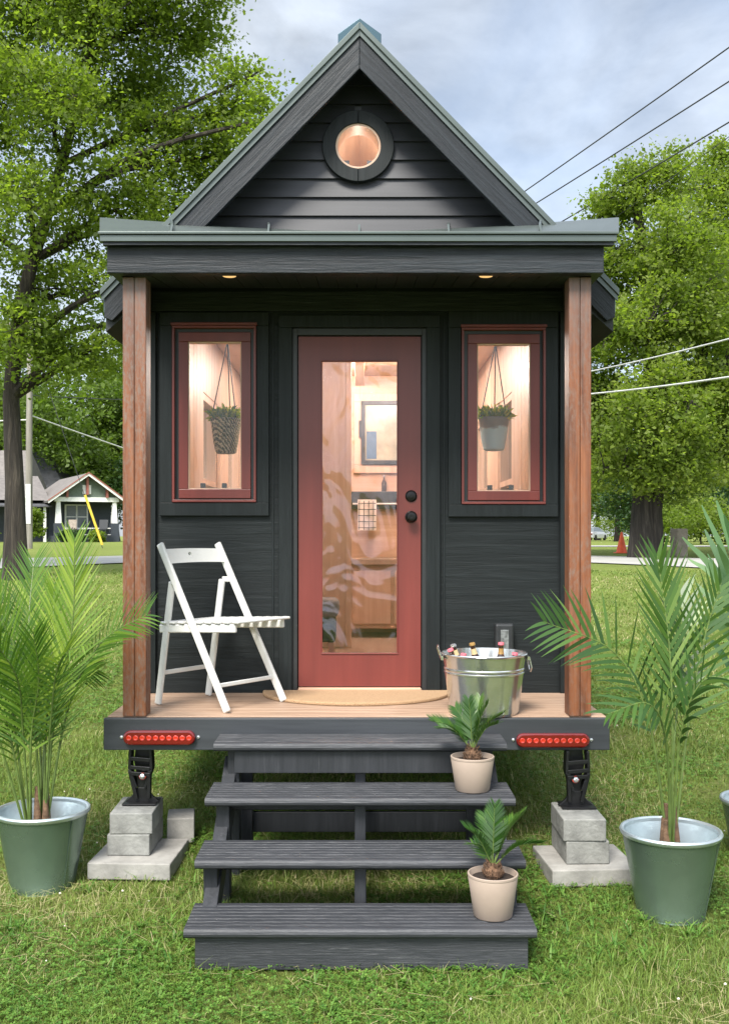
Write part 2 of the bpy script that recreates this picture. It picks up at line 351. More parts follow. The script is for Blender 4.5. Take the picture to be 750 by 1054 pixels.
M['grass'] = leaf('grass_blade', [(.075,.135,.020),(.145,.225,.035),(.21,.285,.055),(.34,.32,.13),(.50,.43,.25)], [0,.35,.68,.86,1], trans=.3, rough=.5, tcol=(1.1,1.15,.6))
M['clover'] = leaf('clover_leaf', [(.045,.12,.016),(.09,.19,.028),(.15,.26,.045)], trans=.3)
M['flower'] = simple('clover_flower', (.55,.50,.42), .8)
M['bark'] = wood('bark_brown', [(.012,.009,.007),(.042,.033,.025),(.11,.09,.07)], 'z', scale=14, bs=1, bd=.12, rough=.9)
M['bark_dark'] = wood('bark_dark', [(.012,.010,.008),(.042,.034,.028),(.10,.085,.07)], 'z', scale=11, bs=1, bd=.14, rough=.9)
M['pole'] = wood('pole_wood', [(.16,.14,.12),(.24,.22,.19),(.32,.3,.26)], 'z', scale=12)
M['wire'] = simple('wire_black', (.03,.03,.035), .5)
M['wire_pale'] = simple('wire_pale', (.5,.5,.5), .5)
M['yellow'] = simple('yellow_guard', (.75,.5,.06), .5)
M['shingle'] = simple('grey_shingle', (.15,.135,.125), .9, 0, .2, 3)
M['shingle_d'] = simple('dark_shingle', (.07,.07,.075), .9, 0, .3, 3)
M['house_dark'] = simple('dark_blue_wall', (.035,.042,.055), .7)
M['house_green'] = simple('green_gable', (.11,.14,.11), .8)
M['house_white'] = simple('white_trim', (.68,.67,.64), .6)
M['house_red'] = simple('red_trim', (.28,.09,.07), .6)
M['far_glass'] = simple('far_window_glass', (.12,.14,.15), .1)
M['road'] = simple('road_surface', (.33,.32,.30), .9, 0, .12, 1.5, .3)
M['cone'] = simple('cone_orange', (.75,.10,.03), .5)
M['reflect'] = simple('reflective_band', (.8,.8,.78), .4)
M['car'] = simple('silver_car_paint', (.5,.5,.52), .2, .3, .05, 3, coat=1)
M['stone'] = simple('rough_stone', (.26,.22,.18), .9, 0, .3, 5, .8, .02)
def ground_mat():
    m, n, b = newmat('lawn_ground')
    f1 = texnoise(n, .45, detail=4, rough=.6); f2 = texnoise(n, 30, detail=8, rough=.75); f3 = texnoise(n, 5, detail=6, rough=.7, loc=(5,5,5))
    g = ramp(n, f2, [(.08,.10,.022),(.17,.215,.05),(.28,.30,.10)], [.3,.5,.7])
    st = ramp(n, f3, [(0,0,0),(.75,.75,.75)], [.5,.72]); c = mixc(n, st, g, (.21,.205,.085))
    c = mixc(n, ramp(n, f1, [(0,0,0),(.5,.5,.5)], [.45,.65]), c, (.12,.16,.035))
    n.links.new(c, b.inputs['Base Color']); b.inputs['Roughness'].default_value = 1; b.inputs['Specular IOR Level'].default_value = .1; bump(n, b, f2, 1, .05); return m
M['ground'] = ground_mat()

# ---------------------------------------------------------------- ground
GP = [(-400,-.6),(-20,-.3),(0,-.12),(3.3,-.05),(4.14,0),(5.3,.12),(8,.24),(30,1.0),(40,1.12),(60,1.18),(77,1.2),(150,.78),(400,.3),(900,0)]
def gz(y):
    return float(np.interp(y, [p[0] for p in GP], [p[1] for p in GP]))
ys = sorted(set([p[0] for p in GP]+[-200,-100,-50,-10,-5]+[float(i) for i in range(9,40)]+[50,100,120,200,250,300,600,700]+[43,45,47,48,49,51,52,53,55,65,70,85]))
xs = [-600,-300,-150,-80,-40,-25]+[i*2.0 for i in range(-10,11)]+[25,40,80,150,300,600]
mb = MB()
for y in ys:
    for x in xs: mb.v.append((x,y,gz(y)))
nx = len(xs)
for j in range(len(ys)-1):
    for i in range(nx-1): mb.f.append((j*nx+i, j*nx+i+1, (j+1)*nx+i+1, (j+1)*nx+i))
tag(mb.build('ground', M['ground'], smooth=True), kind='structure')
def roadc(x):
    a = abs(x); return 31-.06*(min(a,9.5)**2-49) - max(0, a-9.5)*.45
def strip(name, cf, hw, x0, x1, nxx, mat, off=.02, nj=9):
    mb = MB()
    for i in range(nxx+1):
        x = x0+(x1-x0)*i/nxx
        for j in range(nj):
            y = cf(x)-hw+2*hw*j/(nj-1); mb.v.append((x,y,gz(y)+off))
    for i in range(nxx):
        for j in range(nj-1): mb.f.append((i*nj+j, (i+1)*nj+j, (i+1)*nj+j+1, i*nj+j+1))
    o = mb.build(name, mat, smooth=True); tag(o, kind='structure'); return o
strip('road', roadc, 2.9, -45, 45, 90, M['road'], .03, 25)
strip('far_road', lambda x: 51+.02*x, 1.8, 2, 90, 60, M['road'], .03, 25)

# ---------------------------------------------------------------- tiny house
XC = -.015; YD = 5.27; YW = 6.07; ZD = .833; YB = 12.0; HW = 1.2
def WX(px, y=YW): return (px-CX)*y/FPX
def WZ(py, y=YW): return EYE-(py-HY)*y/FPX
house = thing('tiny_house', (0, YW, 0), 'black timber tiny house on a trailer with red door and windows', 'house')
# deck, fascia
mb = MB(); y = YD+.012; k = 0
while y < YW-.01:
    y2 = min(y+.135, YW-.004); mb.box(XC-1.255, XC+1.255, y+.0015, y2-.0015, ZD-.03, ZD); y = y2
mb.build('deck', M['deck'], house, .002)
mb = MB(); mb.box(XC-1.265, XC+1.265, YD-.025, YD+.009, ZD-.163, ZD-.004); mb.box(XC-1.265, XC-1.235, YD+.009, YB, ZD-.163, ZD-.034); mb.box(XC+1.235, XC+1.265, YD+.009, YB, ZD-.163, ZD-.034)
mb.build('deck_fascia', M['fascia'], house, .004)
mb = MB(); mb.box(XC-1.23, XC+1.23, YD+.02, YB, ZD-.05, ZD-.034)
for i in range(9): mb.box(XC-1.23, XC+1.23, YD+.2+i*.75, YD+.25+i*.75, ZD-.15, ZD-.052)
mb.build('trailer_frame', M['steel'], house)
for yy in (8.3, 9.2): MB().tube([(XC-.85,yy,gz(yy)+.33),(XC+.85,yy,gz(yy)+.33)], .035, 12).build('axle', M['steel'], house, smooth=True)
MB().box(XC-1.2, XC+1.2, 9.75, 9.78, gz(9.7)+.02, ZD-.16).build('shade_board', M['plastic_black'], house)  # dark board, added with the axles to deepen the shade under the deck
# wheels under the house
for sx in (-1, 1):
    for yy in (8.3, 9.2):
        cx = XC+sx*.93
        mb = MB(); Mx = Matrix.Rotation(R(90), 3, 'Y')
        mb.lathe((cx,yy,gz(yy)+.33), [(.19,-.1),(.27,-.115),(.325,-.1),(.335,-.06),(.335,.06),(.325,.1),(.27,.115),(.19,.1)], 40, tilt=Mx)
        wh = mb.build('wheel', M['rubber'], house, smooth=True)
        MB().lathe((cx,yy,gz(yy)+.33), [(.0,-.05),(.16,-.05),(.19,-.1),(.19,.1),(.16,.05),(0,.05)], 32, tilt=Mx).build('rim', M['galv_rim'], wh, smooth=True)
# front wall with openings
lw = (WX(178), WX(264), WZ(517), WZ(336)); rw = (WX(474.5), WX(560.5), WZ(519), WZ(338)); dr = (WX(301), WX(440), ZD+.02, WZ(339))
ZT = 3.36
mb = MB(); y0, y1 = YW, YW+.1; xl, xr = XC-HW, XC+HW
mb.box(xl, lw[0], y0,y1, ZD-.03, ZT); mb.box(lw[0], lw[1], y0,y1, ZD-.03, lw[2]); mb.box(lw[0], lw[1], y0,y1, lw[3], ZT)
mb.box(lw[1], dr[0], y0,y1, ZD-.03, ZT); mb.box(dr[0], dr[1], y0,y1, dr[3], ZT); mb.box(dr[1], rw[0], y0,y1, ZD-.03, ZT)
mb.box(rw[0], rw[1], y0,y1, ZD-.03, rw[2]); mb.box(rw[0], rw[1], y0,y1, rw[3], ZT); mb.box(rw[1], xr, y0,y1, ZD-.03, ZT)
mb.build('wall', M['black_z'], house)
# side and rear walls (with side windows)
for sx in (-1, 1):
    mb = MB(); a, b = sorted((XC+sx*HW, XC+sx*(HW-.1))); wy = [(7.35,8.05),(8.75,9.6)]; z0, z1 = 1.5, 2.75
    yy = YW+.1
    for (p, q) in wy:
        mb.box(a,b, yy,p, ZD-.03,3.36); mb.box(a,b, p,q, ZD-.03,z0); mb.box(a,b, p,q, z1,3.36); yy = q
    mb.box(a,b, yy,YB, ZD-.03,3.36); mb.build('side_wall', M['black_side'], house)
    for (p, q) in wy:
        xi = XC+sx*(HW-.115)
        mb = MB(); ax0, ax1 = sorted((xi-.0*sx, xi+sx*.13))
        for (c, d, e, f) in ((p,q,z1-.05,z1),(p,q,z0,z0+.05),(p,p+.05,z0+.05,z1-.05),(q-.05,q,z0+.05,z1-.05),(p+.05,q-.05,(z0+z1)/2-.02,(z0+z1)/2+.02)):
            mb.box(ax0, ax1, c, d, e, f)
        sw = mb.build('side_window', M['pine'], house)
        MB().box(XC+sx*(HW-.05)-.002, XC+sx*(HW-.05)+.002, p+.05, q-.05, z0+.05, z1-.05).build('pane', M['glass'], sw)
MB().box(XC-HW+.1, XC+HW-.1, YB-.1, YB, ZD-.03, 3.36).build('rear_wall', M['black_z'], house)
# interior lining
for sx in (-1, 1):
    mb = MB(); a, b = sorted((XC+sx*(HW-.102), XC+sx*(HW-.122))); yy = YW+.102
    def boards(p, q, z0, z1):
        n_ = max(1, round((q-p)/.14)); w_ = (q-p)/n_
        for i_ in range(n_): mb.box(a,b, p+i_*w_+.003, p+(i_+1)*w_-.003, z0, z1)
    for (p, q) in [(7.35,8.05),(8.75,9.6)]:
        boards(yy,p,ZD+.02,3.2); boards(p,q,ZD+.02,1.5); boards(p,q,2.75,3.2); yy = q
    boards(yy,YB-.1,ZD+.02,3.2)
    mb.build('inner_side_panelling', M['pine'], house)
MB().box(XC-1.1, XC+1.1, YW+.01, YB-.1, ZD-.028, ZD+.018).build('inner_floor', M['floor_in'], house)
mb = MB()
for i in range(12): mb.box(XC-1.078, XC+1.078, YW+.12+i*.46, YW+.12+i*.46+.457, 3.2, 3.235)
mb.build('inner_ceiling', M['pine_y'], house, .003)
mb = MB()
for x in (-.62, 0, .62): mb.box(x-.04, x+.04, YW+.12, 9.58, 3.11, 3.198)
mb.build('ceiling_beam', M['pine_y'], house, .004)
YK = 9.6      # kitchen cross wall
MB().box(-.12, XC+1.078, YK, YK+.03, ZD+.02, 3.2).build('kitchen_wall', M['pine_x'], house)
MB().box(XC-1.078, -.42, YK+1.2, YK+1.23, ZD+.02, 3.2).build('bath_partition', M['pine'], house)
mb = MB(); mb.box(-.33,-.11, 8.3,8.36, ZD+.02,3.2); mb.box(-.11,-.065, 8.28,8.38, ZD+.02,3.2); mb.build('pine_partition', M['pine'], house, .003)
def K(px, py): return PX(px, py, YK-.01)
# window, counter splash in the kitchen wall
a = K(364,405); b_ = K(440,487)
mb = MB(); mb.ring(a.x, b_.x, b_.z, a.z, .075, YK-.03, YK-.001); kw = mb.build('kitchen_window', M['pine'], house, .003)
a = K(371.5,413); b_ = K(432,478)
mb = MB(); mb.ring(a.x, b_.x, b_.z, a.z, .035, YK-.05, YK-.002); mb.box(a.x-.02, a.x, YK-.06,YK-.04, a.z-.33, a.z-.18); mb.build('sash', M['plastic_black'], kw)
MB().box(a.x+.035, b_.x-.035, YK-.03, YK-.01, b_.z+.035, a.z-.035).build('pane', simple('dim_window_pane', (.36,.34,.25), .3, 0, .35, 5), kw)
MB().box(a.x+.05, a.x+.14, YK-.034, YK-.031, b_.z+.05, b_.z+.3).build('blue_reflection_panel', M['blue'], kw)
a = K(358,506); b_ = K(440,524); MB().box(a.x, XC+1.07, YK-.06, YK-.002, b_.z, a.z).build('dark_backsplash', M['plastic_black'], house, .004)
a = K(363,519); MB().tube([(a.x,YK-.14,a.z),(a.x+.6,YK-.14,a.z)], .008, 8).build('towel_rail', M['white'], house, smooth=True)
a = K(358,574); MB().box(-.1, XC+1.07, YK-.55, YK-.003, a.z-.05, a.z).build('counter_top', M['floor_in'], house, .004)
mb = MB(); mb.box(-.08, XC+1.06, YK-.5, YK-.003, ZD+.1, a.z-.052); cb = mb.build('kitchen_cabinet', M['pine_x'], house, .003)
mb = MB()
for i in range(3): mb.box(-.06+i*.36, .27+i*.36, YK-.53, YK-.503, ZD+.14, a.z-.1)
mb.build('cabinet_door', M['pine'], cb, .004)
# furniture inside
tw = thing('dish_towel', (K(377,520).x, YK-.15, K(377,520).z), 'checked dish towel hanging on the rail behind the door glass', 'towel')
a = K(368,516); b_ = K(387,546)
mb = MB(); nn = 14
for i in range(nn):
    u = i/(nn-1); x = a.x+(b_.x-a.x)*u; yo = .012*math.sin(u*9)
    mb.v += [(x, YK-.155+yo, a.z+.012), (x, YK-.16+yo*1.5, b_.z), (x, YK-.145+yo*1.5, b_.z), (x, YK-.125+yo, a.z+.012)]
for i in range(nn-1):
    for j in range(4): mb.f.append((i*4+j, (i+1)*4+j, (i+1)*4+(j+1) % 4, i*4+(j+1) % 4))
mb.build('cloth', M['towel'], tw)
mb = MB()
for i in range(5): z = b_.z+.02+i*.055; mb.box(a.x+.004, b_.x-.004, YK-.182, YK-.179, z, z+.007)
for i in range(4): x = a.x+.012+i*.042; mb.box(x, x+.006, YK-.1845, YK-.1825, b_.z+.004, a.z)
mb.build('check_lines', M['towel_line'], tw)
bt = K(395,497)
t = thing('soap_bottle', (bt.x, YK-.03, K(0,506).z), 'slim dark bottle on the ledge above the towel rail', 'bottle')
MB().lathe((bt.x,YK-.03,K(0,506).z), [(.022,0),(.024,.01),(.024,.08),(.009,.11),(.009,.13)], 16).build('body', M['bottle'], t, smooth=True)
MB().lathe((bt.x,YK-.03,K(0,506).z+.131), [(.011,0),(.011,.02),(0,.022)], 12).build('cap', M['silver'], t, smooth=True)
ot = PX(335, 640, 7.0)
t = thing('upholstered_stool', (ot.x-.05, 7.0, ZD+.018), 'grey cushioned stool with pine legs just inside the red door', 'stool')
mb = MB(); mb.rbox((ot.x-.08,7.0,ZD+.43), (.34,.34,.12)); mb.build('cushion', M['grey_cloth'], t, .04, seg=4)
mb = MB(); mb.rbox((ot.x-.08,7.0,ZD+.285), (.30,.30,.15)); mb.build('skirt', M['dark_green'], t, .02)
for i in (-1,1):
    for j in (-1,1): MB().box(ot.x-.08+i*.12-.02, ot.x-.08+i*.12+.02, 7+j*.12-.02, 7+j*.12+.02, ZD+.019, ZD+.208).build('leg', M['pine'], t, .003)
# ceiling lamps inside
for (x, y, pw) in ((-.15,7.2,7),(.15,7.2,7),(.3,8.5,19),(-.3,8.9,18)):
    l = MB().lathe((x,y,3.165), [(.0,0),(.07,0),(.075,.012),(.075,.034)], 24).build('ceiling_lamp', M['lamp'], house, smooth=True)
    la = bpy.data.lights.new('lamp_light', 'POINT'); la.energy = pw; la.color = (1,.91,.84); la.shadow_soft_size = .08
    lo = bpy.data.objects.new('lamp_light', la); COL.objects.link(lo); lo.parent = l; lo.location = (x, y-YW, 3.10)
# casings on front wall
def casing(name, x0,x1,z0,z1,wl,wt,wb,y0,y1,mat=M['black_trim_z'], bottom=True):
    mb = MB(); mb.box(x0-.0, x1+.0, y0-.003, y1, z1-wt, z1)
    if bottom: mb.box(x0, x1, y0-.003, y1, z0, z0+wb)
    zb = z0+wb if bottom else z0
    mb.box(x0, x0+wl, y0, y1, zb, z1-wt); mb.box(x1-wl, x1, y0, y1, zb, z1-wt)
    return mb.build(name, mat, house, .003)
for (w4, px0, px1, py0, py1) in ((lw,165,277,322,531),(rw,461,573.5,321,532)):
    x0, x1, z0, z1 = w4
    casing('window_casing', WX(px0), WX(px1), WZ(py1), WZ(py0), abs(x0-WX(px0))-.002, abs(WZ(py0)-z1)-.002, abs(WZ(py1)-z0)-.002, YW-.025, YW-.001)
    fr = MB().ring(x0, x1, z0, z1, .014, YW-.035, YW+.06).build('window', M['red'], house, .002)
    MB().box(x0-.006, x1+.006, YW-.045, YW-.002, z1+.001, z1+.016).build('head_trim', M['red'], fr, .002)
    MB().ring(x0+.014, x1-.014, z0+.014, z1-.014, .024, YW-.004, YW+.075).build('seal', M['plastic_black'], fr)
    g = (x0+.036, x1-.032, z0+.022, z1-.036)
    MB().ring(g[0], g[1], g[2], g[3], .054, YW-.02, YW+.035).build('sash', M['red'], fr, .003)
    MB().ring(g[0]+.054, g[1]-.054, g[2]+.054, g[3]-.054, .006, YW-.01, YW+.03).build('glazing_bead', M['pine'], fr)
    MB().box(g[0]+.06, g[1]-.06, YW+.008, YW+.014, g[2]+.06, g[3]-.06).build('pane', M['glass'], fr)
    for q in (.2, .62):
        xx = g[0]+.06+(g[1]-g[0]-.12)*q; MB().box(xx, xx+.028, YW+.02, YW+.05, g[2]+.062, g[2]+.09).build('latch', M['plastic_black'], fr, .003)
    # pine reveal inside the wall
    MB().ring(x0, x1, z0, z1, .02, YW+.08, YW+.125).build('inner_reveal', M['pine'], fr)
casing('door_casing', WX(287), WX(452.5), ZD+.002, WZ(325), WX(301)-WX(287), WZ(325)-WZ(338)-.002, .1, YW-.028, YW-.001, bottom=False)
# door
d0, d1, dz0, dz1 = WX(307), WX(433), ZD+.035, WZ(346)
MB().ring(WX(301)+.001, WX(440)-.001, ZD+.003, WZ(338)-.001, .055, YW+.060, YW+.094).build('door_stop', M['plastic_black'], house)
mb = MB(); mb.box(WX(301), d0-.006, YW-.004, YW+.095, ZD+.001, WZ(338)); mb.box(d1+.006, WX(440), YW-.004, YW+.095, ZD+.001, WZ(338)); mb.box(d0-.006, d1+.006, YW-.004, YW+.095, dz1+.006, WZ(338)); mb.build('door_frame', M['plastic_black'], house, .002)
MB().box(d0, d1, YW-.03, YW+.09, ZD+.001, ZD+.03).build('threshold', M['pine_x'], house, .004)
gx0, gx1, gz0, gz1 = WX(331), WX(409), WZ(673), WZ(371)
YDR = YW+.012
mb = MB(); mb.box(d0, gx0, YDR, YDR+.045, dz0, dz1); mb.box(gx1, d1, YDR, YDR+.045, dz0, dz1); mb.box(gx0, gx1, YDR, YDR+.045, dz0, gz0); mb.box(gx0, gx1, YDR, YDR+.045, gz1, dz1)
door = mb.build('door', M['red'], house)
MB().ring(gx0-.004, gx1+.004, gz0-.004, gz1+.004, .008, YDR-.006, YDR-.0005).build('glazing_bead', M['red'], door, .002)
MB().box(gx0, gx1, YDR+.012, YDR+.018, gz0, gz1).build('pane', M['film'], door)
Mk = Matrix.Rotation(R(90), 3, 'X')
MB().lathe((WX(423), YDR, WZ(532)), [(.035,0),(.035,.006),(.030,.010),(.013,.013),(.013,.035),(.024,.040),(.031,.052),(.031,.062),(.024,.072),(.008,.075),(0,.073)], 28, tilt=Mk).build('door_knob', M['darkmetal'], door, smooth=True)
MB().lathe((WX(423), YDR, WZ(510.5)), [(.034,0),(.034,.008),(.026,.016),(.010,.018),(.010,.022),(0,.022)], 28, tilt=Mk).build('deadbolt', M['darkmetal'], door, smooth=True)
# frieze and vertical battens
MB().box(XC-HW+.0, XC+HW, YW-.022, YW-.001, WZ(321), WZ(300)).build('frieze_board', M['black_x'], house, .003)
mb = MB()
for px in (281, 457): mb.box(WX(px)-.006, WX(px)+.006, YW-.006, YW-.001, ZD+.002, WZ(322))
for px in (157.5, 579): mb.box(WX(px)-.02, WX(px)+.02, YW-.03, YW-.0015, ZD+.002, WZ(322))
mb.build('corner_trim', M['black_trim_z'], house, .002)
# outlet box
x0, x1 = WX(508), WX(527); z0, z1 = WZ(671), WZ(641)
mb = MB(); mb.box(x0, x1, YW-.07, YW-.001, z0, z1); ob = mb.build('outlet_cover', M['plastic_black'], house, .014, seg=3)
MB().box(x0+.03, x1-.03, YW-.075, YW-.068, z0+.02, z1-.035).build('clear_flap', simple('smoke_plastic', (.14,.15,.15), .2, 0, .5, 60), ob, .003)
# posts
for (a, b) in ((-1.19,-1.073),(1.052,1.163)):
    mb = MB(); mb.box(a, (a+b)/2-.001, YD+.002, YD+.122, ZD+.001, 3.044); mb.box((a+b)/2+.001, b, YD+.002, YD+.122, ZD+.001, 3.044); mb.build('porch_post', M['post'], house, .004)
# beam, ceiling, porch roof
MB().box(XC-1.237, XC+1.225, 5.2, 5.262, 3.046, 3.196).build('porch_beam', M['black_x'], house, .004)
for sx in (-1, 1):
    a, b = sorted((XC+sx*1.225, XC+sx*1.18)); MB().prism([(5.264,3.05),(YW-.03,3.05),(YW-.03,3.36),(5.264,3.19)], 'x', a, b).build('side_beam', M['black_side'], house, .003)
n_b = 22
mb = MB()
for i in range(n_b):
    xa = XC-1.178+2.356*i/n_b; mb.prism([(5.264,3.075),(YW-.024,3.17),(YW-.024,3.185),(5.264,3.09)], 'x', xa+.002, xa+2.356/n_b-.002)
mb.build('porch_ceiling', M['black_side'], house)
MB().box(XC-1.17, XC+1.17, 5.264, YW-.03, 3.19, 3.2).build('ceiling_backing', M['plastic_black'], house)
for px in (236, 500):
    x = (px-CX)*5.42/FPX
    MB().lathe((x,5.42,3.078), [(0,.004),(.026,.004),(.034,.006),(.038,.012)], 24).build('recessed_lamp', M['lamp_can'], house, smooth=True)
mb = MB(); ng = 24
zb = lambda u: 3.50+.085*abs(u)**1.3
for k, (zo) in enumerate((0, -.012)):
    for i in range(ng+1):
        u = -1+2*i/ng
        mb.v += [(-.002+1.275*u, 5.155, 3.238+zo), (-.002+1.50*u, YW-.002, zb(u)+zo)]
o_ = (ng+1)*2
for i in range(ng):
    a = i*2; mb.f += [(a,a+2,a+3,a+1), (o_+a,o_+a+1,o_+a+3,o_+a+2), (a,o_+a,o_+a+2,a+2), (a+1,a+3,o_+a+3,o_+a+1)]
mb.f += [(0,1,o_+1,o_), (2*ng,o_+2*ng,o_+2*ng+1,2*ng+1)]
pr = mb.build('porch_roof', M['drip'], house)
for u in (-.725,-.35,.0,.345,.70):
    x0 = -.002+1.275*u; x1 = -.002+1.5*u; z1 = zb(u)
    mb = MB(); w_ = .005
    for (dx) in (-w_, w_): mb.v += [(x0+dx,5.15,3.239),(x0+dx,5.19,3.285),(x1+dx,YW-.003,z1+.034),(x1+dx,YW-.003,z1+.001)]
    mb.f = [(0,1,2,3),(7,6,5,4),(0,4,5,1),(1,5,6,2),(2,6,7,3),(3,7,4,0)]; mb.build('standing_seam', M['drip'], pr)
mb = MB(); mb.box(-1.275, 1.262, 5.150, 5.178, 3.190, 3.222); mb.box(-1.282, 1.27, 5.140, 5.178, 3.2235, 3.2365); mb.box(-1.27,1.258,5.178,5.198,3.198,3.215)
mb.build('drip_edge', M['drip'], pr, .002)
MB().box(-1.262, 1.25, 5.16, 5.199, 3.175, 3.189).build('drip_shadow_board', M['black_x'], pr)
# gable siding (lap boards), cut around the round window
SL = 1.03; ZR = 4.586; YR = 5.82
gc = Vector((WX(368.5), 0, WZ(153))); GR = .205
def halfw(z): return max(0, (ZR-.13-z)/SL)
z = WZ(242); mb = MB(); ch = .1075
while z < 4.42:
    z2 = min(z+ch, 4.449); hb, ht = min(halfw(z), HW), min(halfw(z2), HW)
    yb, yt = YW-.026, YW-.008
    segs = []
    if abs((z+z2)/2-gc.z) < GR:
        hole = max(math.sqrt(max(0, (GR-.02)**2-(z-gc.z)**2)), math.sqrt(max(0, (GR-.02)**2-(z2-gc.z)**2)))-.006
        inner = min(math.sqrt(max(0, (GR-.02)**2-(z-gc.z)**2)), math.sqrt(max(0, (GR-.02)**2-(z2-gc.z)**2)))
        hh = max(.02, inner)
        segs = [(-hb, gc.x-hh, -ht, gc.x-hh), (gc.x+hh, hb, gc.x+hh, ht)]
    else: segs = [(-hb, hb, -ht, ht)]
    for (a, b, c, d) in segs:
        a += XC*0; 
        mb.add([(a,yb,z),(b,yb,z),(d,yt,z2),(c,yt,z2),(a,YW,z),(b,YW,z),(d,YW,z2),(c,YW,z2)], [(0,1,2,3),(4,7,6,5),(0,4,5,1),(3,2,6,7),(0,3,7,4),(1,5,6,2)])
    z = z2
mb.build('gable_siding', M['siding'], house)
# gable backing with a round hole
mb = MB(); n = 48; outer = []
poly = [(-HW,3.361),(HW,3.361),(HW,halfw(0)*0+ (ZR-.13-SL*HW)),(0,ZR-.135),(-HW,ZR-.13-SL*HW)]
def ray_poly(c, a):
    dx, dz = math.cos(a), math.sin(a); best = 1e9
    for i in range(len(poly)):
        (x1,z1),(x2,z2) = poly[i], poly[(i+1) % len(poly)]; ex, ez = x2-x1, z2-z1
        den = dx*ez-dz*ex
        if abs(den) < 1e-9: continue
        t = ((x1-c.x)*ez-(z1-c.z)*ex)/den; u_ = ((x1-c.x)*dz-(z1-c.z)*dx)/den
        if t > 0 and -1e-6 <= u_ <= 1+1e-6: best = min(best, t)
    return best
angs = sorted([2*math.pi*i/n for i in range(n)]+[math.atan2(p[1]-gc.z, p[0]-gc.x) % (2*math.pi) for p in poly])
rh = .129
for a in angs:
    t = ray_poly(gc, a)
    for yy in (YW+.001, YW+.06):
        mb.v += [(gc.x+rh*math.cos(a), yy, gc.z+rh*math.sin(a)), (gc.x+t*math.cos(a), yy, gc.z+t*math.sin(a))]
m_ = len(angs)
for i in range(m_):
    j = (i+1) % m_; mb.f += [(4*i,4*j,4*j+1,4*i+1),(4*i+2,4*i+3,4*j+3,4*j+2),(4*i,4*i+2,4*j+2,4*j)]
mb.build('gable_wall', M['plastic_black'], house)
# round window: two-piece ring
def arc_ring(c, r0, r1, y0, y1, a0, a1, n):
    mb = MB()
    for i in range(n+1):
        a = a0+(a1-a0)*i/n; ca, sa = math.cos(a), math.sin(a)
        mb.v += [(c.x+r0*ca,y0,c.z+r0*sa),(c.x+r1*ca,y0,c.z+r1*sa),(c.x+r1*ca,y1,c.z+r1*sa),(c.x+r0*ca,y1,c.z+r0*sa)]
    for i in range(n):
        for j in range(4): mb.f.append((i*4+j, i*4+(j+1) % 4, (i+1)*4+(j+1) % 4, (i+1)*4+j))
    mb.f += [(0,3,2,1), (n*4,n*4+1,n*4+2,n*4+3)]
    return mb
e = .006
mb1 = arc_ring(gc, .130, GR, YW-.055, YW-.0, R(90)+e, R(270)-e, 32); mb2 = arc_ring(gc, .130, GR, YW-.055, YW-.0, R(-90)+e, R(90)-e, 32); mb1.add(mb2.v, mb2.f)
rwn = mb1.build('round_window', M['black_trim_z'], house, .003)
arc_ring(gc, .118, .1295, YW-.045, YW+.10, 0, 2*math.pi, 48).build('inner_ring', M['pine'], rwn, smooth=True)
MB().lathe((gc.x, YW+.02, gc.z), [(0,0),(.119,0),(.119,.005),(0,.005)], 48, tilt=Mk).build('pane', M['glass'], rwn)
# loft lining
mb = MB()
for i in range(9):
    z0 = 3.24+i*.135; h0 = max(.02, (ZR-.2-z0)/SL); h1 = max(.01, (ZR-.2-z0-.134)/SL)
    mb.add([(-h0,7.6,z0),(h0,7.6,z0),(h1,7.6,z0+.133),(-h1,7.6,z0+.133),(-h0,7.62,z0),(h0,7.62,z0),(h1,7.62,z0+.133),(-h1,7.62,z0+.133)], [(0,1,2,3),(4,7,6,5),(0,4,5,1),(1,5,6,2),(2,6,7,3),(3,7,4,0)])
mb.build('loft_wall', M['pine'], house)
mb = MB()
for sx in (-1,1): mb.prism([(0,ZR-.17),(sx*1.24,ZR-.17-1.24*SL),(sx*1.24,ZR-.19-1.24*SL),(0,ZR-.19)], 'y', YW+.07, 7.6)
mb.build('loft_ceiling', M['pine_y'], house)
l = MB().lathe((0,6.7,3.62), [(0,-.03),(.05,-.02),(.06,0),(.05,.03)], 20).build('loft_lamp', M['lamp'], house, smooth=True)
la = bpy.data.lights.new('lamp_light', 'POINT'); la.energy = 7; la.color = (1,.86,.78); la.shadow_soft_size = .05
lo = bpy.data.objects.new('lamp_light', la); COL.objects.link(lo); lo.parent = l; lo.location = (.0, 6.6-YW, 3.72)
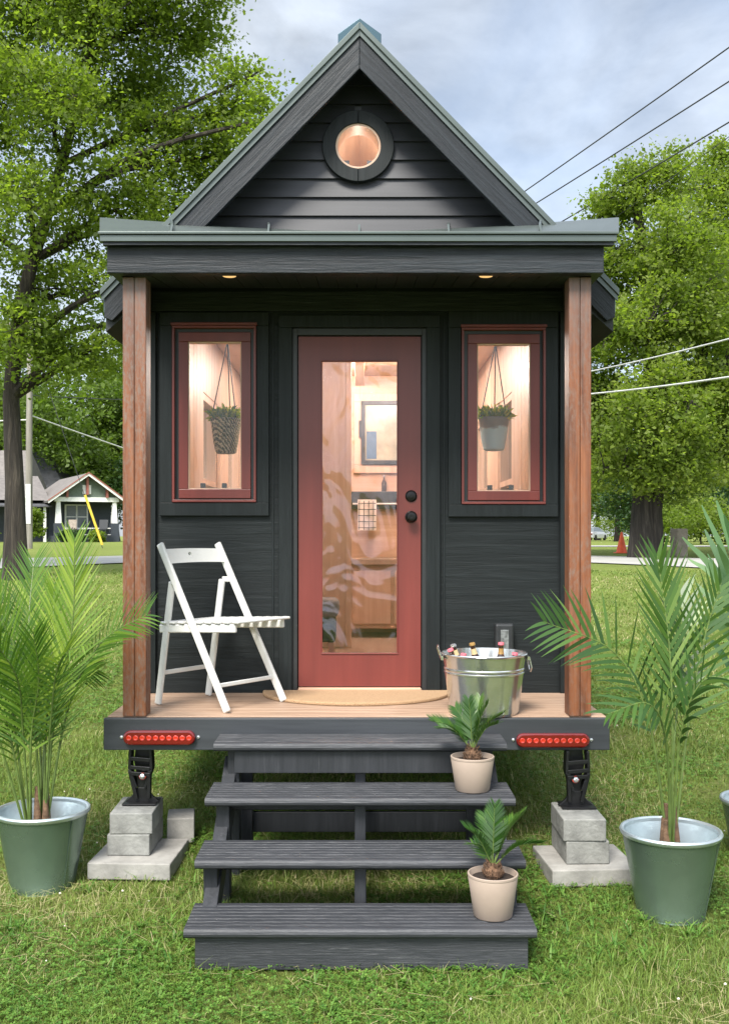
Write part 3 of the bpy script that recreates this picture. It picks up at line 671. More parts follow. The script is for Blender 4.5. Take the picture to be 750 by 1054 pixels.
# roof: slabs, rakes, metal edge
XE = 1.425
mb = MB()
for sx in (-1,1):
    mb.prism([(0,ZR-.012),(sx*XE,ZR-.012-XE*SL),(sx*XE,ZR-.13-XE*SL),(0,ZR-.13)], 'y', YR+.03, YB+.2)
roof = mb.build('roof', M['metal_roof'], house)
for sx, mt in ((-1,M['rake_l']),(1,M['rake_r'])):
    zt, zi = 4.512, 4.334; xo = sx*(XE-.01)
    pl = [(sx*.001,zt),(xo,zt-abs(xo)*SL),(xo,zt-abs(xo)*SL-.10),(sx*(XE-.055),zi-(XE-.055)*SL+.012),(sx*.001,zi)]
    MB().prism(pl, 'y', YR-.005, YR+.028).build('rake_board', mt, roof, .003)
    # soffit return box and underside
    pe = [(sx*.001,ZR-.002),(sx*(XE+.008),ZR-.002-(XE+.008)*SL),(sx*(XE+.008),ZR-.04-(XE+.008)*SL),(sx*.001,ZR-.04)]
    MB().prism(pe, 'y', YR-.028, YB+.21).build('metal_edge', M['drip'], roof, .002)
    pe = [(sx*.001,ZR-.0405),(sx*(XE+.003),ZR-.0405-(XE+.003)*SL),(sx*(XE+.003),ZR-.074-(XE+.003)*SL),(sx*.001,ZR-.074)]
    MB().prism(pe, 'y', YR-.016, YR-.0055).build('edge_flange', M['drip'], roof)
    pe = [(sx*1.21,ZR-.132-1.21*SL),(sx*(XE-.012),ZR-.132-(XE-.012)*SL),(sx*(XE-.012),ZR-.25-(XE-.012)*SL),(sx*1.30,ZR-.36-1.21*SL),(sx*1.21,ZR-.36-1.21*SL)]
    MB().prism(pe, 'y', YR+.03, YB+.15).build('soffit', M['black_side'], roof)
MB().prism([(0,4.69),(.123,4.600),(.123,4.50),(.10,4.46),(0,4.56),(-.10,4.46),(-.123,4.50),(-.123,4.600)], 'y', 5.97, YB+.15).build('ridge_cap', M['roof_blue'], roof, .003)
# marker lamps
for (p0, p1, pya, pyb) in ((127.5,201.5,751.5,766.5),(530.5,606,754.5,769)):
    s_ = YD-.03; x0, x1 = (p0-CX)*s_/FPX, (p1-CX)*s_/FPX; zt, zb_ = EYE-(pya-HY)*s_/FPX, EYE-(pyb-HY)*s_/FPX; r = (zt-zb_)/2; zc = (zt+zb_)/2
    pts = [(x0+r-r*math.cos(a), zc+r*math.sin(a)) for a in [R(-90+i*18) for i in range(11)]]+[(x1-r+r*math.cos(a), zc+r*math.sin(a)) for a in [R(90-i*18) for i in range(11)]]
    ml = MB().prism(pts, 'y', YD-.055, YD-.026).build('marker_lamp', M['lens'], house, .009, smooth=False, seg=3)
    for i in range(10):
        x = x0+.03+(x1-x0-.06)*i/9
        MB().lathe((x,YD-.0555,zc), [(.0135,-.003),(.0135,.0003),(.010,.002),(.005,.0008),(0,.001)], 16, tilt=Mk).build('reflector', M['lens_hot'], ml, smooth=True)
    for xx in (x0-.012, x1+.012): MB().lathe((xx,YD-.026,zc), [(.008,0),(.008,.004),(0,.006)], 10, tilt=Mk).build('screw', M['silver'], ml, smooth=True)
# stabiliser jacks (hinged steel legs bolted under the deck)
def jack(cx, cy, flip):
    zt, zb_ = ZD-.164, .392; H = zt-zb_
    def Q(x, z): return (cx+flip*x, zb_+z)
    mb = MB()
    mb.prism([Q(-.035,H),Q(.055,H),Q(.05,H*.72),Q(.03,H*.45),Q(-.03,H*.45),Q(-.045,H*.72)], 'y', cy+.03, cy+.045)      # rear channel web
    for s_ in (-1, 1):                                                            # side flanges with gaps
        a = Q(.05*s_,H); b = Q(.055*s_,H*.62); c = Q(.022*s_,H*.28)
        mb.bar((a[0],cy,a[1]),(b[0],cy,b[1]),.014,.07,(0,1,0)); mb.bar((b[0],cy,b[1]),(c[0],cy,c[1]),.014,.06,(0,1,0))
    for zz in (.82,.66,.55): 
        a = Q(-.05,H*zz); b = Q(.05,H*(zz-.03)); mb.bar((a[0],cy-.03,a[1]),(b[0],cy-.03,b[1]),.012,.02)
    ub = mb.build('stabilizer_jack', M['steel'], house, .003)
    mb = MB(); 
    for s_ in (-1,1):
        a = Q(.05*s_-.005,H*.6); b = Q(.03*s_+.01,H*.08); mb.bar((a[0],cy-.015,a[1]),(b[0],cy-.015,b[1]),.018,.035,(0,1,0))
    a = Q(0,H*.5); b = Q(.015,H*.02); mb.bar((a[0],cy+.005,a[1]),(b[0],cy+.005,b[1]),.05,.02,(0,1,0))
    mb.build('lower_arm', M['steel'], ub, .003)
    mb = MB()
    mb.prism([Q(-.085,.002),Q(.095,.002),Q(.06,.03),Q(.03,.075),Q(-.02,.075),Q(-.05,.03)], 'y', cy-.01, cy+.01); mb.box(cx-.085, cx+.085, cy-.07, cy+.07, zb_-.001, zb_+.007)
    mb.build('foot_plate', M['steel'], ub, .002)
    q = Q(.012,H*.5); MB().lathe((q[0], cy-.035, q[1]), [(.014,0),(.014,.012),(.007,.016),(0,.016)], 6, tilt=Mk).build('bolt', M['silver'], ub)
    MB().lathe((q[0], cy-.032, q[1]), [(.018,0),(.018,.004),(0,.004)], 16, tilt=Mk).build('red_washer', simple('red_washer', (.4,.04,.02), .5), ub)
jack(-1.105, 5.32, 1); jack(1.085, 5.25, -1)

# ---------------------------------------------------------------- concrete blocks under the jacks
def block(name, cx, cy, z0, sx, sy, sz, rz, label, mat, group, cat='block'):
    o = MB().rbox((0,0,sz/2), (sx,sy,sz)).build(name, mat, None, .006)
    o.location = (cx,cy,z0); o.rotation_euler = (0,0,R(rz)); return tag(o, label, cat, group)
gb = 'concrete blocks stacked under the trailer jacks'
block('concrete_slab', -1.09, 5.21, .10, .40, .42, .08, -3, 'wide pale concrete paver lying in the grass under the left block stack', M['concrete_b'], gb, 'paver')
block('concrete_block', -1.125, 5.28, .181, .208, .33, .103, -1, 'lower grey concrete block of the left stack, resting on the paver', M['concrete'], gb)
block('concrete_block', -1.12, 5.285, .2845, .208, .33, .103, 1.5, 'upper grey concrete block of the left stack, carrying the jack foot', M['concrete'], gb)
block('concrete_slab', 1.10, 5.14, .09, .42, .40, .08, 4, 'wide pale concrete paver lying in the grass under the right block stack', M['concrete_b'], gb, 'paver')
block('concrete_block', 1.085, 5.18, .171, .208, .33, .110, 2, 'lower grey concrete block of the right stack, resting on the paver', M['concrete'], gb)
block('concrete_block', 1.075, 5.175, .2815, .205, .33, .106, 0, 'upper grey concrete block of the right stack, carrying the jack foot', M['concrete'], gb)
block('concrete_block', -.945, 5.56, .14, .14, .2, .13, 8, 'pale loose block behind the left jack stack', M['concrete_b'], gb)

# ---------------------------------------------------------------- front steps
st = thing('front_steps', (0, 4.6, 0), 'four weathered dark wooden steps with open risers leading up to the porch', 'steps')
TR = [(4.99,.755,.29),(4.706,.565,.31),(4.415,.376,.30),(4.138,.19,.30)]
for (yf, zt, dp) in TR:
    prof = []; th = .042; r = .02
    for i in range(7): a = R(-90-i*30); prof.append((yf+r+r*math.sin(R(i*30))*-1 if False else yf+r-r*math.sin(R(i*30)), zt-r-.001+(-r*math.cos(R(i*30)))))
    ng_ = 7; gap = (dp-.05)/ng_
    for i in range(ng_):
        ya = yf+.045+gap*i; prof += [(ya-.008,zt),(ya-.005,zt-.010),(ya+.005,zt-.010),(ya+.008,zt)]
    prof += [(yf+dp-.004,zt),(yf+dp-.004,zt-th)]
    MB().prism(prof, 'x', -.695, .70).build('tread', M['step'], st)
def leg(x0, x1, yf, yb, zt, zb_, ybf=None):
    ybf = ybf if ybf is not None else yf
    return MB().prism([(yf,zt),(yb,zt),(yb,zb_),(ybf,zb_)], 'x', x0, x1).build('leg', M['step_z'], st, .004)
for s_ in (-1,1):
    for (yf, zt, dp), xo, w_ in zip(TR, (.61,.625,.64,.625), (.055,.06,.06,.05)):
        a, b = sorted((s_*(xo+w_/2)+.003, s_*(xo-w_/2)+.003)); yy = yf+.06
        leg(a, b, yy, yy+.1, zt-.044, gz(yy)-.02, yy+.03)
    a, b = sorted((s_*.585, s_*.53)); leg(a, b, 5.18, 5.24, .70, gz(5.2)-.02)
    a, b = sorted((s_*.598, s_*.66)); MB().prism([(4.26,.10),(4.34,.02),(5.16,.50),(5.16,.66)], 'x', a, b).build('side_stringer', M['step_z'], st, .003)
for (yf, zt, dp) in TR: leg(-.022, .028, yf+.075, yf+.12, zt-.044, gz(yf+.1)-.02)
MB().box(-.60, .615, TR[0][0]+.035, TR[0][0]+.058, TR[0][1]-.15, TR[0][1]-.044).build('riser_board', M['step_z'], st, .003)
MB().box(-.655, .67, TR[3][0]+.035, TR[3][0]+.058, TR[3][1]-.175, TR[3][1]-.044).build('riser_board', M['step'], st, .003)
MB().box(-.60, .605, 5.245, 5.268, .26, .36).build('cross_brace', M['step_z'], st, .003)
for k in (1,2): MB().box(-.60, .605, TR[k][0]+.22, TR[k][0]+.26, TR[k][1]-.11, TR[k][1]-.044).build('cross_brace', M['step_z'], st, .003)

# ---------------------------------------------------------------- folding chair
ch_ = thing('folding_chair', (-.756, 5.67, ZD), 'white wooden folding chair on the porch left of the red door', 'chair')
A = Vector((-.676,5.367,ZD)); B = Vector((-.413,5.724,ZD)); C = Vector((-1.098,5.61,ZD)); D = Vector((-.84,5.966,ZD))
lat = (B-A).normalized(); fw = (A-C).normalized()
Z = Vector((0,0,1))
def lp(o, d, t, h): return o+d*t+Z*h
FV = (A-C); LL = FV.length
def sidepts(c0): return c0
tops = []
for nm, foot, rear in (('near',A,C),('far',B,D)):
    top = rear+FV*.081+Z*.868
    p0 = foot+Z*.006; 
    MB().bar(p0, top, .022, .042, fw+Z*.3).build('backrest_leg', M['white'], ch_, .009, seg=3)
    tops.append((p0, top))
off = lat*.028
reartops = []
for foot, s_ in ((C,1),(D,-1)):
    tp = foot+FV*.2+Z*.665+off*s_*0
    f2 = foot+off*s_*.0
    MB().bar(foot+off*s_+Z*.004, tp+off*s_, .02, .040, fw).build('rear_leg', M['white'], ch_, .008, seg=3); reartops.append(tp)
    # short link between leg top and backrest leg
    MB().bar(tp+off*s_-fw*.0, tp+off*s_*-.2+fw*.045, .018, .03, Z).build('hinge_link', M['white'], ch_, .004)
# curved back rail with round hole
t0 = tops[0][1]; t1 = tops[1][1]; dn = (tops[0][0]-tops[0][1]).normalized()
nseg = 18
mb = MB(); nrm = lat.cross(dn).normalized()
hr = .0125
nu, nv = 90, 18
def rail(u, v, side):
    p = t0.lerp(t1, u)+dn*(.035+v*.085)
    bow = math.sin(math.pi*u)*.022
    return p-fw*bow+fw*(.008 if side else -.008)+dn*(math.sin(math.pi*u)*-.004)
holes = set()
for i in range(nu):
    for j in range(nv):
        uu = (i+.5)/nu; vv = (j+.5)/nv
        if ((uu-.47)*.44)**2+((vv-.42)*.085)**2 < hr**2: holes.add((i,j))
idx = {}
for side in (0,1):
    for i in range(nu+1):
        for j in range(nv+1): idx[(i,j,side)] = len(mb.v); mb.v.append(tuple(rail(i/nu, j/nv, side)))
for i in range(nu):
    for j in range(nv):
        if (i,j) in holes: continue
        for side in (0,1):
            f = (idx[(i,j,side)], idx[(i+1,j,side)], idx[(i+1,j+1,side)], idx[(i,j+1,side)]); mb.f.append(f if side else f[::-1])
        for (di,dj,a,b) in ((-1,0,(i,j),(i,j+1)),(1,0,(i+1,j),(i+1,j+1)),(0,-1,(i,j),(i+1,j)),(0,1,(i,j+1),(i+1,j+1))):
            q = (i+di, j+dj)
            if q in holes or not (0 <= q[0] < nu and 0 <= q[1] < nv): mb.f.append((idx[(*a,0)], idx[(*b,0)], idx[(*b,1)], idx[(*a,1)]))
mb.build('back_rail', M['white'], ch_, smooth=True)
# seat: side rails and slats
SZ = .455
inn = .03
def seatp(side, t, h): 
    base = (C if side == 0 else D); s_ = 1 if side == 0 else -1
    return base+lat*s_*inn+FV*t+Z*(h+SZ-.022*(1-t))
for side in (0,1):
    MB().bar(seatp(side,.03,-.022), seatp(side,1.06,-.022), .022, .045, Z).build('seat_rail', M['white'], ch_, .007, seg=3)
for k in range(9):
    t = .10+k*(.98/8)
    MB().bar(seatp(0,t,.009)-lat*.02, seatp(1,t,.009)+lat*.02, .042, .014, Z).build('seat_slat', M['white'], ch_, .006, seg=3)
MB().bar(C+off+FV*.055+Z*.175, D-off+FV*.055+Z*.175, .012, .024, Z).build('rear_rung', M['white'], ch_, .004)
MB().bar(A-FV*.14+Z*.135, B-FV*.14+Z*.135, .012, .022, Z).build('front_rung', M['white'], ch_, .004)

# ---------------------------------------------------------------- doormat
mb = MB(); cxm = -.02; rm = .535; pts = [(cxm-rm*math.cos(R(a)), YW-.028-.455*math.sin(R(a))**.9) for a in range(0,181,6)]
mb.prism(pts[::-1], 'z', ZD+.001, ZD+.020)
tag(mb.build('doormat', M['coir'], None, .006), 'half-round tan coir doormat lying at the foot of the red door', 'doormat')

# ---------------------------------------------------------------- ice bucket and bottles
bx, by = .64, 5.40
bk = thing('metal_tub', (bx,by,ZD), 'round galvanised party tub holding bottles on the right of the porch', 'bucket')
pf = [(.0,.012),(.166,.012),(.168,.0),(.172,.0),(.176,.012)]
for i in range(13):
    z = .012+i*(.205-.012)/12; pf.append((.176+(.213-.176)*(z/.29), z))
r0 = .176+(.037)*(.205/.29)
pf += [(r0+.004,.208),(r0+.004,.213),(r0,.217),(r0+.001,.222),(r0+.005,.226),(r0+.005,.231),(r0+.001,.236),(.2135,.296),(.219,.300),(.222,.305),(.219,.310),(.213,.309),(.2115,.302),(.170,.02),(0,.02)]
MB().lathe((bx,by,ZD+.001), pf, 72).build('tub', M['galv'], bk, smooth=True)
for s_, lift in ((-1,.055),(1,-.075)):
    mb = MB(); hx = bx+s_*.224
    pts = [(hx, by-.05, ZD+.29), (hx+s_*.012, by-.05, ZD+.29+lift*.7), (hx+s_*.012, by-.025, ZD+.29+lift), (hx+s_*.012, by+.025, ZD+.29+lift), (hx+s_*.012, by+.05, ZD+.29+lift*.7), (hx, by+.05, ZD+.29)]
    mb.tube(pts, .0045, 8); mb.rbox((hx-s_*.004, by, ZD+.285), (.012,.12,.018)); mb.build('handle', M['galv'], bk, smooth=True)
mb = MB(); rr = random.Random(3)
for i in range(130):
    a = rr.random()*6.28; q = math.sqrt(rr.random())*.175; s_ = .022+rr.random()*.016
    mb.rbox((bx+q*math.cos(a), by+q*math.sin(a), ZD+.20+rr.random()*.03), (s_,s_,s_), rr.random()*3, rr.random()*3, rr.random()*3)
im, n_, b_i = newmat('ice'); b_i.inputs['Base Color'].default_value = (.75,.82,.88,1); b_i.inputs['Roughness'].default_value = .15; b_i.inputs['Transmission Weight'].default_value = .5
tag(mb.build('ice_cubes', im), 'pale ice cubes filling the metal tub around the bottles', 'ice', None, 'stuff')
def bottle(px, py, dy, tx, ty, capm, label, lab=True, neck=None):
    d_ = by+dy; top = PX(px, py-3.5, d_); M3 = (Matrix.Rotation(R(tx),3,'Y') @ Matrix.Rotation(R(ty),3,'X'))
    base = top-M3 @ Vector((0,0,.225))
    t = thing('bottle', base, label, 'bottle', 'bottles cooling in the metal tub')
    MB().lathe(base, [(.028,0),(.030,.005),(.030,.12),(.026,.14),(.015,.165),(.0125,.18),(.0125,.212),(.0145,.213),(.0145,.217)], 24, tilt=M3).build('glass_body', neck or M['bottle'], t, smooth=True)
    MB().lathe(base+M3 @ Vector((0,0,.2175)), [(.0155,-.004),(.016,.0),(.0145,.008),(0,.009)], 20, tilt=M3).build('cap', capm, t, smooth=True)
    if lab: MB().lathe(base, [(.0163,.167),(.0140,.178),(.0136,.196),(.0126,.196)], 24, tilt=M3, cap=False).build('neck_label', M['label'] if capm is not M['pink'] else M['gold'], t, smooth=True)
bottle(466, 667, -.02, -18, 8, M['silver'], 'brown bottle with silver cap leaning left in the metal tub', True)
bottle(485.5, 665.5, -.05, -14, 6, M['gold'], 'brown bottle with gold foil cap leaning left near the tub centre', True)
bottle(515.5, 665, -.04, 0, 4, M['pink'], 'upright brown bottle with pink cap and gold neck label', True)
bottle(530, 675.5, -.03, 10, 5, M['pink'], 'low lying pink capped bottle at the right rim of the tub', False)
bottle(477, 676.5, -.02, 6, 8, M['pink'], 'low pink capped bottle between the silver and gold capped ones', False)
bottle(463, 671.5, -.09, -20, 5, M['pink'], 'pink capped bottle tipped over the left rim of the tub', False)

# ---------------------------------------------------------------- plants
class Leaves:
    def __init__(s): s.V = []; s.F = []; s.r = []
    def strip(s, pts, widths, wv, rnd):
        b = len(s.V); m = len(pts)
        for p, w_ in zip(pts, widths):
            s.V.append(p-wv*w_); s.V.append(p+wv*w_); s.r += [rnd, rnd]
        for i in range(m-1): s.F.append((b+2*i, b+2*i+1, b+2*i+3, b+2*i+2))
    def build(s, name, mat, parent):
        off = root_loc(parent)
        return np_mesh(name, [tuple(Vector(v)-off) for v in s.V], s.F, mat, parent, s.r)
def frond(path, side, ln, spacing=.022, wid=.011, t0=.35, ang=50, droop=.25, rnd0=.4, rs=None, lift=.15, stem_r=.007, tipf=.35, seg=5):
    """returns leaflet set + stem tube for one frond; path in world coordinates"""
    rs = rs or random; P = spline(path, 60); Ls = Leaves(); st_ = MB()
    n = len(P); st_.tube(P[::3]+[P[-1]], [stem_r*(1-.8*i/20) for i in range(len(P[::3])+1)], 6)
    acc = [0]
    for i in range(1, n): acc.append(acc[-1]+(P[i]-P[i-1]).length)
    tot = acc[-1]; q = tot*t0; side = Vector(side)
    while q < tot:
        k = max(i for i in range(n) if acc[i] <= q+1e-9); k = min(k, n-2); f = (q-acc[k])/(acc[k+1]-acc[k]); p = P[k].lerp(P[k+1], f); T = (P[k+1]-P[k]).normalized()
        sv = (side-T*side.dot(T)).normalized(); nv = T.cross(sv)
        if nv.z < 0: nv = -nv
        u = (q/tot-t0)/(1-t0)
        l = ln*(math.sin(math.pi*min(1, .12+u*.95))**.6*(1-u)+tipf*u+.12*(1-u))*(1+rs.uniform(-.06,.06))
        l = ln*max(.2, (1-abs(u-.4)**1.8*1.3))*(1+rs.uniform(-.05,.05)) if u < .97 else ln*.4
        a = R(ang*(1-.45*u)+rs.uniform(-3,3))
        for s_ in (-1, 1):
            if rs.random() < .03: continue
            d = (T*math.cos(a)+sv*s_*math.sin(a)+nv*lift).normalized(); pts = []; pp = Vector(p); dd = Vector(d); wd = []
            dr_ = droop*rs.uniform(.5,1.5)
            for i in range(seg+1):
                pts.append(Vector(pp)); x = i/seg; wd.append(wid*max(.06, math.sin(math.pi*(.08+.92*x)**.75)*.5+.5*(1-x)*.6) if i < seg else wid*.03)
                pp += dd*l/seg; dd = (dd+Vector((0,0,-1))*dr_/seg).normalized()
            wv = d.cross(nv).normalized(); wv = (wv+nv*.35*s_*(1 if rs.random() < .8 else -1)).normalized()
            Ls.strip(pts, wd, wv, min(1, max(0, rnd0+rs.uniform(-.22,.22)+(.3 if rs.random() < .12 else 0))))
        q += spacing*(1-.3*u)
    return Ls, st_
def pot(cx, cy, z0, rt, rb, h, parent):
    b = MB().lathe((cx,cy,z0), [(0,.01),(rb-.01,.01),(rb-.008,0),(rb+.001,0),(rb+.004,.008),(rb+.001,.014),(rt-.004,h-.025),(rt-.008,h-.026),(rb-.004,.03),(0,.03)], 72).build('pot', M['pot_green'], parent, smooth=True)
    MB().lathe((cx,cy,z0), [(rt-.012,h-.03),(rt-.002,h-.025),(rt+.004,h-.02),(rt+.008,h-.008),(rt+.004,h),(rt-.004,h+.001),(rt-.011,h-.006),(rt-.012,h-.03)], 72, cap=False).build('rim', M['galv_rim'], b, smooth=True)
    k = .42; ri = rt-.013-(rt-rb)*k
    MB().lathe((cx,cy,z0), [(rt-.0125,h-.02),(ri,h*(1-k))], 64, cap=False).build('inner_lining', M['galv_rim'], b, smooth=True)
    MB().lathe((cx,cy,z0), [(0,h*(1-k)+.012),(ri*.5,h*(1-k)+.008),(ri,h*(1-k))], 48).build('soil', M['soil'], parent, smooth=True)
    for q in (0.9,): 
        a = R(-35); MB().bar((cx+(rb+.002)*math.cos(a), cy+(rb+.002)*math.sin(a), z0+.01), (cx+(rt-.001)*math.cos(a), cy+(rt-.001)*math.sin(a), z0+h-.03), .004, .004).build('seam', M['pot_green'], b)
    return z0+h*(1-k)
def palm(cx, cy, rt, rb, h, z0, label, fronds, mat, seed, base_r=.03, nbase=4):
    t = thing('potted_palm', (cx,cy,z0), label, 'potted palm')
    zs = pot(cx, cy, z0, rt, rb, h, t); rs = random.Random(seed)
    for k in range(nbase):
        a = rs.random()*6.28; q = .02+.02*rs.random()*(k > 0); bxx, byy = cx+q*math.cos(a), cy+q*math.sin(a); hh = .20+rs.random()*.08
        MB().tube([(bxx,byy,zs),(bxx,byy,zs+.03),(bxx+rs.uniform(-.01,.01),byy,zs+hh)], [base_r,base_r*.85,base_r*.35], 10).build('stem_base', M['stem_brown'], t, smooth=True)
    for (pp, side, ln, kw) in fronds:
        path = []
        for i, (px, py, dd) in enumerate(pp): path.append(PX(px, py, cy+dd))
        path[0] = Vector((cx+(path[0].x-cx)*.6, cy+path[0].y*0+pp[0][2]*.3, zs+.02))
        Ls, sm = frond(path, side, ln, rs=rs, **kw)
        f = sm.build('frond', M['palm_stem'], t, smooth=True); Ls.build('leaflets', mat, f)
    return t
M['palm_stem'] = simple('palm_stem', (.10,.15,.035), .45, 0, .3, 20)
# right palm
cxr, cyr = (690-CX)*4.70/FPX, 4.70; z0r = gz(4.7)+.0
zr0 = EYE-(942-HY)*4.7/FPX
V = (1,0,0); 
frR = [
 ([(690,866,0),(692,760,0),(688,660,.02),(676,572,.05)], V, .30, dict(t0=0.50, ang=36, droop=.08, rnd0=.62, wid=.0125, spacing=.046)),
 ([(688,866,0),(668,745,-.02),(632,672,-.05),(560,640,-.1)], (.2,.35,.9), .30, dict(t0=0.44, ang=62, droop=.30, rnd0=.35, wid=.0125, spacing=.046)),
 ([(693,866,0),(708,745,.05),(724,660,.08),(742,600,.1)], V, .27, dict(t0=0.50, ang=50, droop=.22, rnd0=.5, wid=.0125, spacing=.046)),
 ([(690,866,-.02),(686,770,-.15),(668,725,-.3),(625,735,-.42)], (.4,.7,.3), .22, dict(t0=0.55, ang=55, droop=.5, rnd0=.45, wid=.0125, spacing=.046)),
 ([(692,866,0),(700,760,-.1),(725,700,-.2),(770,705,-.3)], (0,.6,.7), .24, dict(t0=0.52, ang=50, droop=.45, rnd0=.4, wid=.0125, spacing=.046)),
 ([(690,866,0),(693,770,.05),(702,680,.15),(700,610,.3)], V, .26, dict(t0=0.55, ang=42, droop=.12, rnd0=.55, wid=.0125, spacing=.046)),
]
palm(cxr, cyr, .216, .148, .385, zr0, 'palm with a few broad arching fronds in the green metal pot at right', frR, M['palm_cool'], 11)
# left palm
cyl = 5.0; cxl = (44-CX)*cyl/FPX; zl0 = EYE-(914-HY)*cyl/FPX
frL = [
 ([(46,830,0),(56,740,-.02),(74,650,-.05),(77,556,-.08)], (1,.2,0), .30, dict(t0=.30, ang=40, droop=.12, rnd0=.78, wid=.0072, spacing=.031)),
 ([(47,830,0),(70,730,.02),(104,662,.02),(152,632,-.02)], (.1,.35,.9), .27, dict(t0=.36, ang=58, droop=.30, rnd0=.42, wid=.0072, spacing=.031)),
 ([(42,830,0),(34,740,-.05),(8,650,-.1),(-45,590,-.15)], (.5,.3,.8), .30, dict(t0=.32, ang=50, droop=.25, rnd0=.55, wid=.0072, spacing=.031)),
 ([(20,830,0),(14,740,.0),(2,660,.1),(-10,585,.2)], V, .28, dict(t0=.36, ang=46, droop=.2, rnd0=.35, wid=.0072, spacing=.031)),
 ([(44,830,0),(40,740,.05),(30,650,.2),(35,575,.4)], V, .30, dict(t0=.36, ang=44, droop=.2, rnd0=.5, wid=.0072, spacing=.031)),
 ([(46,830,0),(52,745,-.1),(62,680,-.25),(95,660,-.42)], (.4,.5,.6), .24, dict(t0=.42, ang=52, droop=.45, rnd0=.6, wid=.0072, spacing=.031)),
 ([(20,830,0),(8,750,-.05),(-20,690,-.1),(-60,680,-.1)], (.1,.5,.8), .26, dict(t0=.36, ang=52, droop=.4, rnd0=.4, wid=.0072, spacing=.031)),
 ([(22,830,0),(24,760,-.08),(18,700,-.25),(-6,660,-.45)], (.9,.2,.3), .25, dict(t0=.40, ang=50, droop=.35, rnd0=.5, wid=.0072, spacing=.031)),
 ([(44,830,0),(48,740,.02),(54,660,.08),(56,600,.14)], V, .24, dict(t0=.42, ang=40, droop=.15, rnd0=.65, wid=.0072, spacing=.031)),
 ([(44,830,0),(46,760,.1),(60,700,.3),(100,690,.5)], (.2,.3,.8), .24, dict(t0=.42, ang=52, droop=.4, rnd0=.35, wid=.0072, spacing=.031)),
 ([(24,830,0),(30,750,.1),(20,680,.3),(-20,640,.5)], (.5,.3,.6), .26, dict(t0=.4, ang=52, droop=.3, rnd0=.3, wid=.0072, spacing=.031)),
 ([(22,830,0),(32,760,-.1),(40,700,-.2),(34,650,-.32)], V, .24, dict(t0=.4, ang=46, droop=.3, rnd0=.45, wid=.0072, spacing=.031)),
 ([(18,830,0),(-4,750,-.1),(-30,650,-.2),(-70,560,-.2)], (.6,.2,.6), .30, dict(t0=.36, ang=48, droop=.3, rnd0=.8, wid=.0072, spacing=.031)),
]
palm(cxl, cyl, .214, .148, .38, zl0, 'bushy bright green palm in the green metal pot at left', frL, M['palm'], 21, nbase=6)
# third potted plant at right edge: strap leaves
cy3 = 5.25; cx3 = (786-CX)*cy3/FPX; z3 = gz(5.25)-.0
t3 = thing('potted_strap_plant', (cx3,cy3,z3), 'tall plant with long strap leaves in the pot cut by the right edge', 'potted plant')
zs = pot(cx3, cy3, z3, .205, .15, EYE-(822-HY)*cy3/FPX-z3, t3)
MB().tube([(cx3,cy3,zs),(cx3-.02,cy3,zs+.3),(cx3-.04,cy3,1.1)], [.03,.025,.02], 10).build('stem', M['stem_brown'], t3, smooth=True)
rs = random.Random(5); Ls = Leaves()
tgts = [(702,553,-.1),(722,520,0),(737,515,.05),(716,600,.1),(700,640,-.1),(745,530,-.1),(728,570,.1),(708,575,.15),(725,545,.15),(738,560,-.15),(732,620,-.2),(712,650,.2),(760,520,0),(780,510,.2),(800,540,0),(820,570,.1),(840,620,0),(790,560,-.3),(770,600,.3),(830,560,-.2),(742,640,-.1),(735,590,.2),(800,600,.3)]
for i, (px, py, dd) in enumerate(tgts):
    tip = PX(px, py, cy3+dd*1.4); b0 = Vector((cx3-.03+rs.uniform(-.02,.02), cy3+rs.uniform(-.02,.02), .75+rs.random()*.35)); mid = b0.lerp(tip,.55)+Vector((0,0,.12))
    P = spline([b0, mid, tip], 12); d = (tip-b0).normalized(); wv = d.cross(Vector((rs.uniform(-.5,.5),-1,.2))).normalized()
    Ls.strip(P, [.021*math.sin(math.pi*(.12+.86*k/11))**.6 for k in range(12)], wv, rs.random())
Ls.build('strap_leaves', M['strap'], t3)
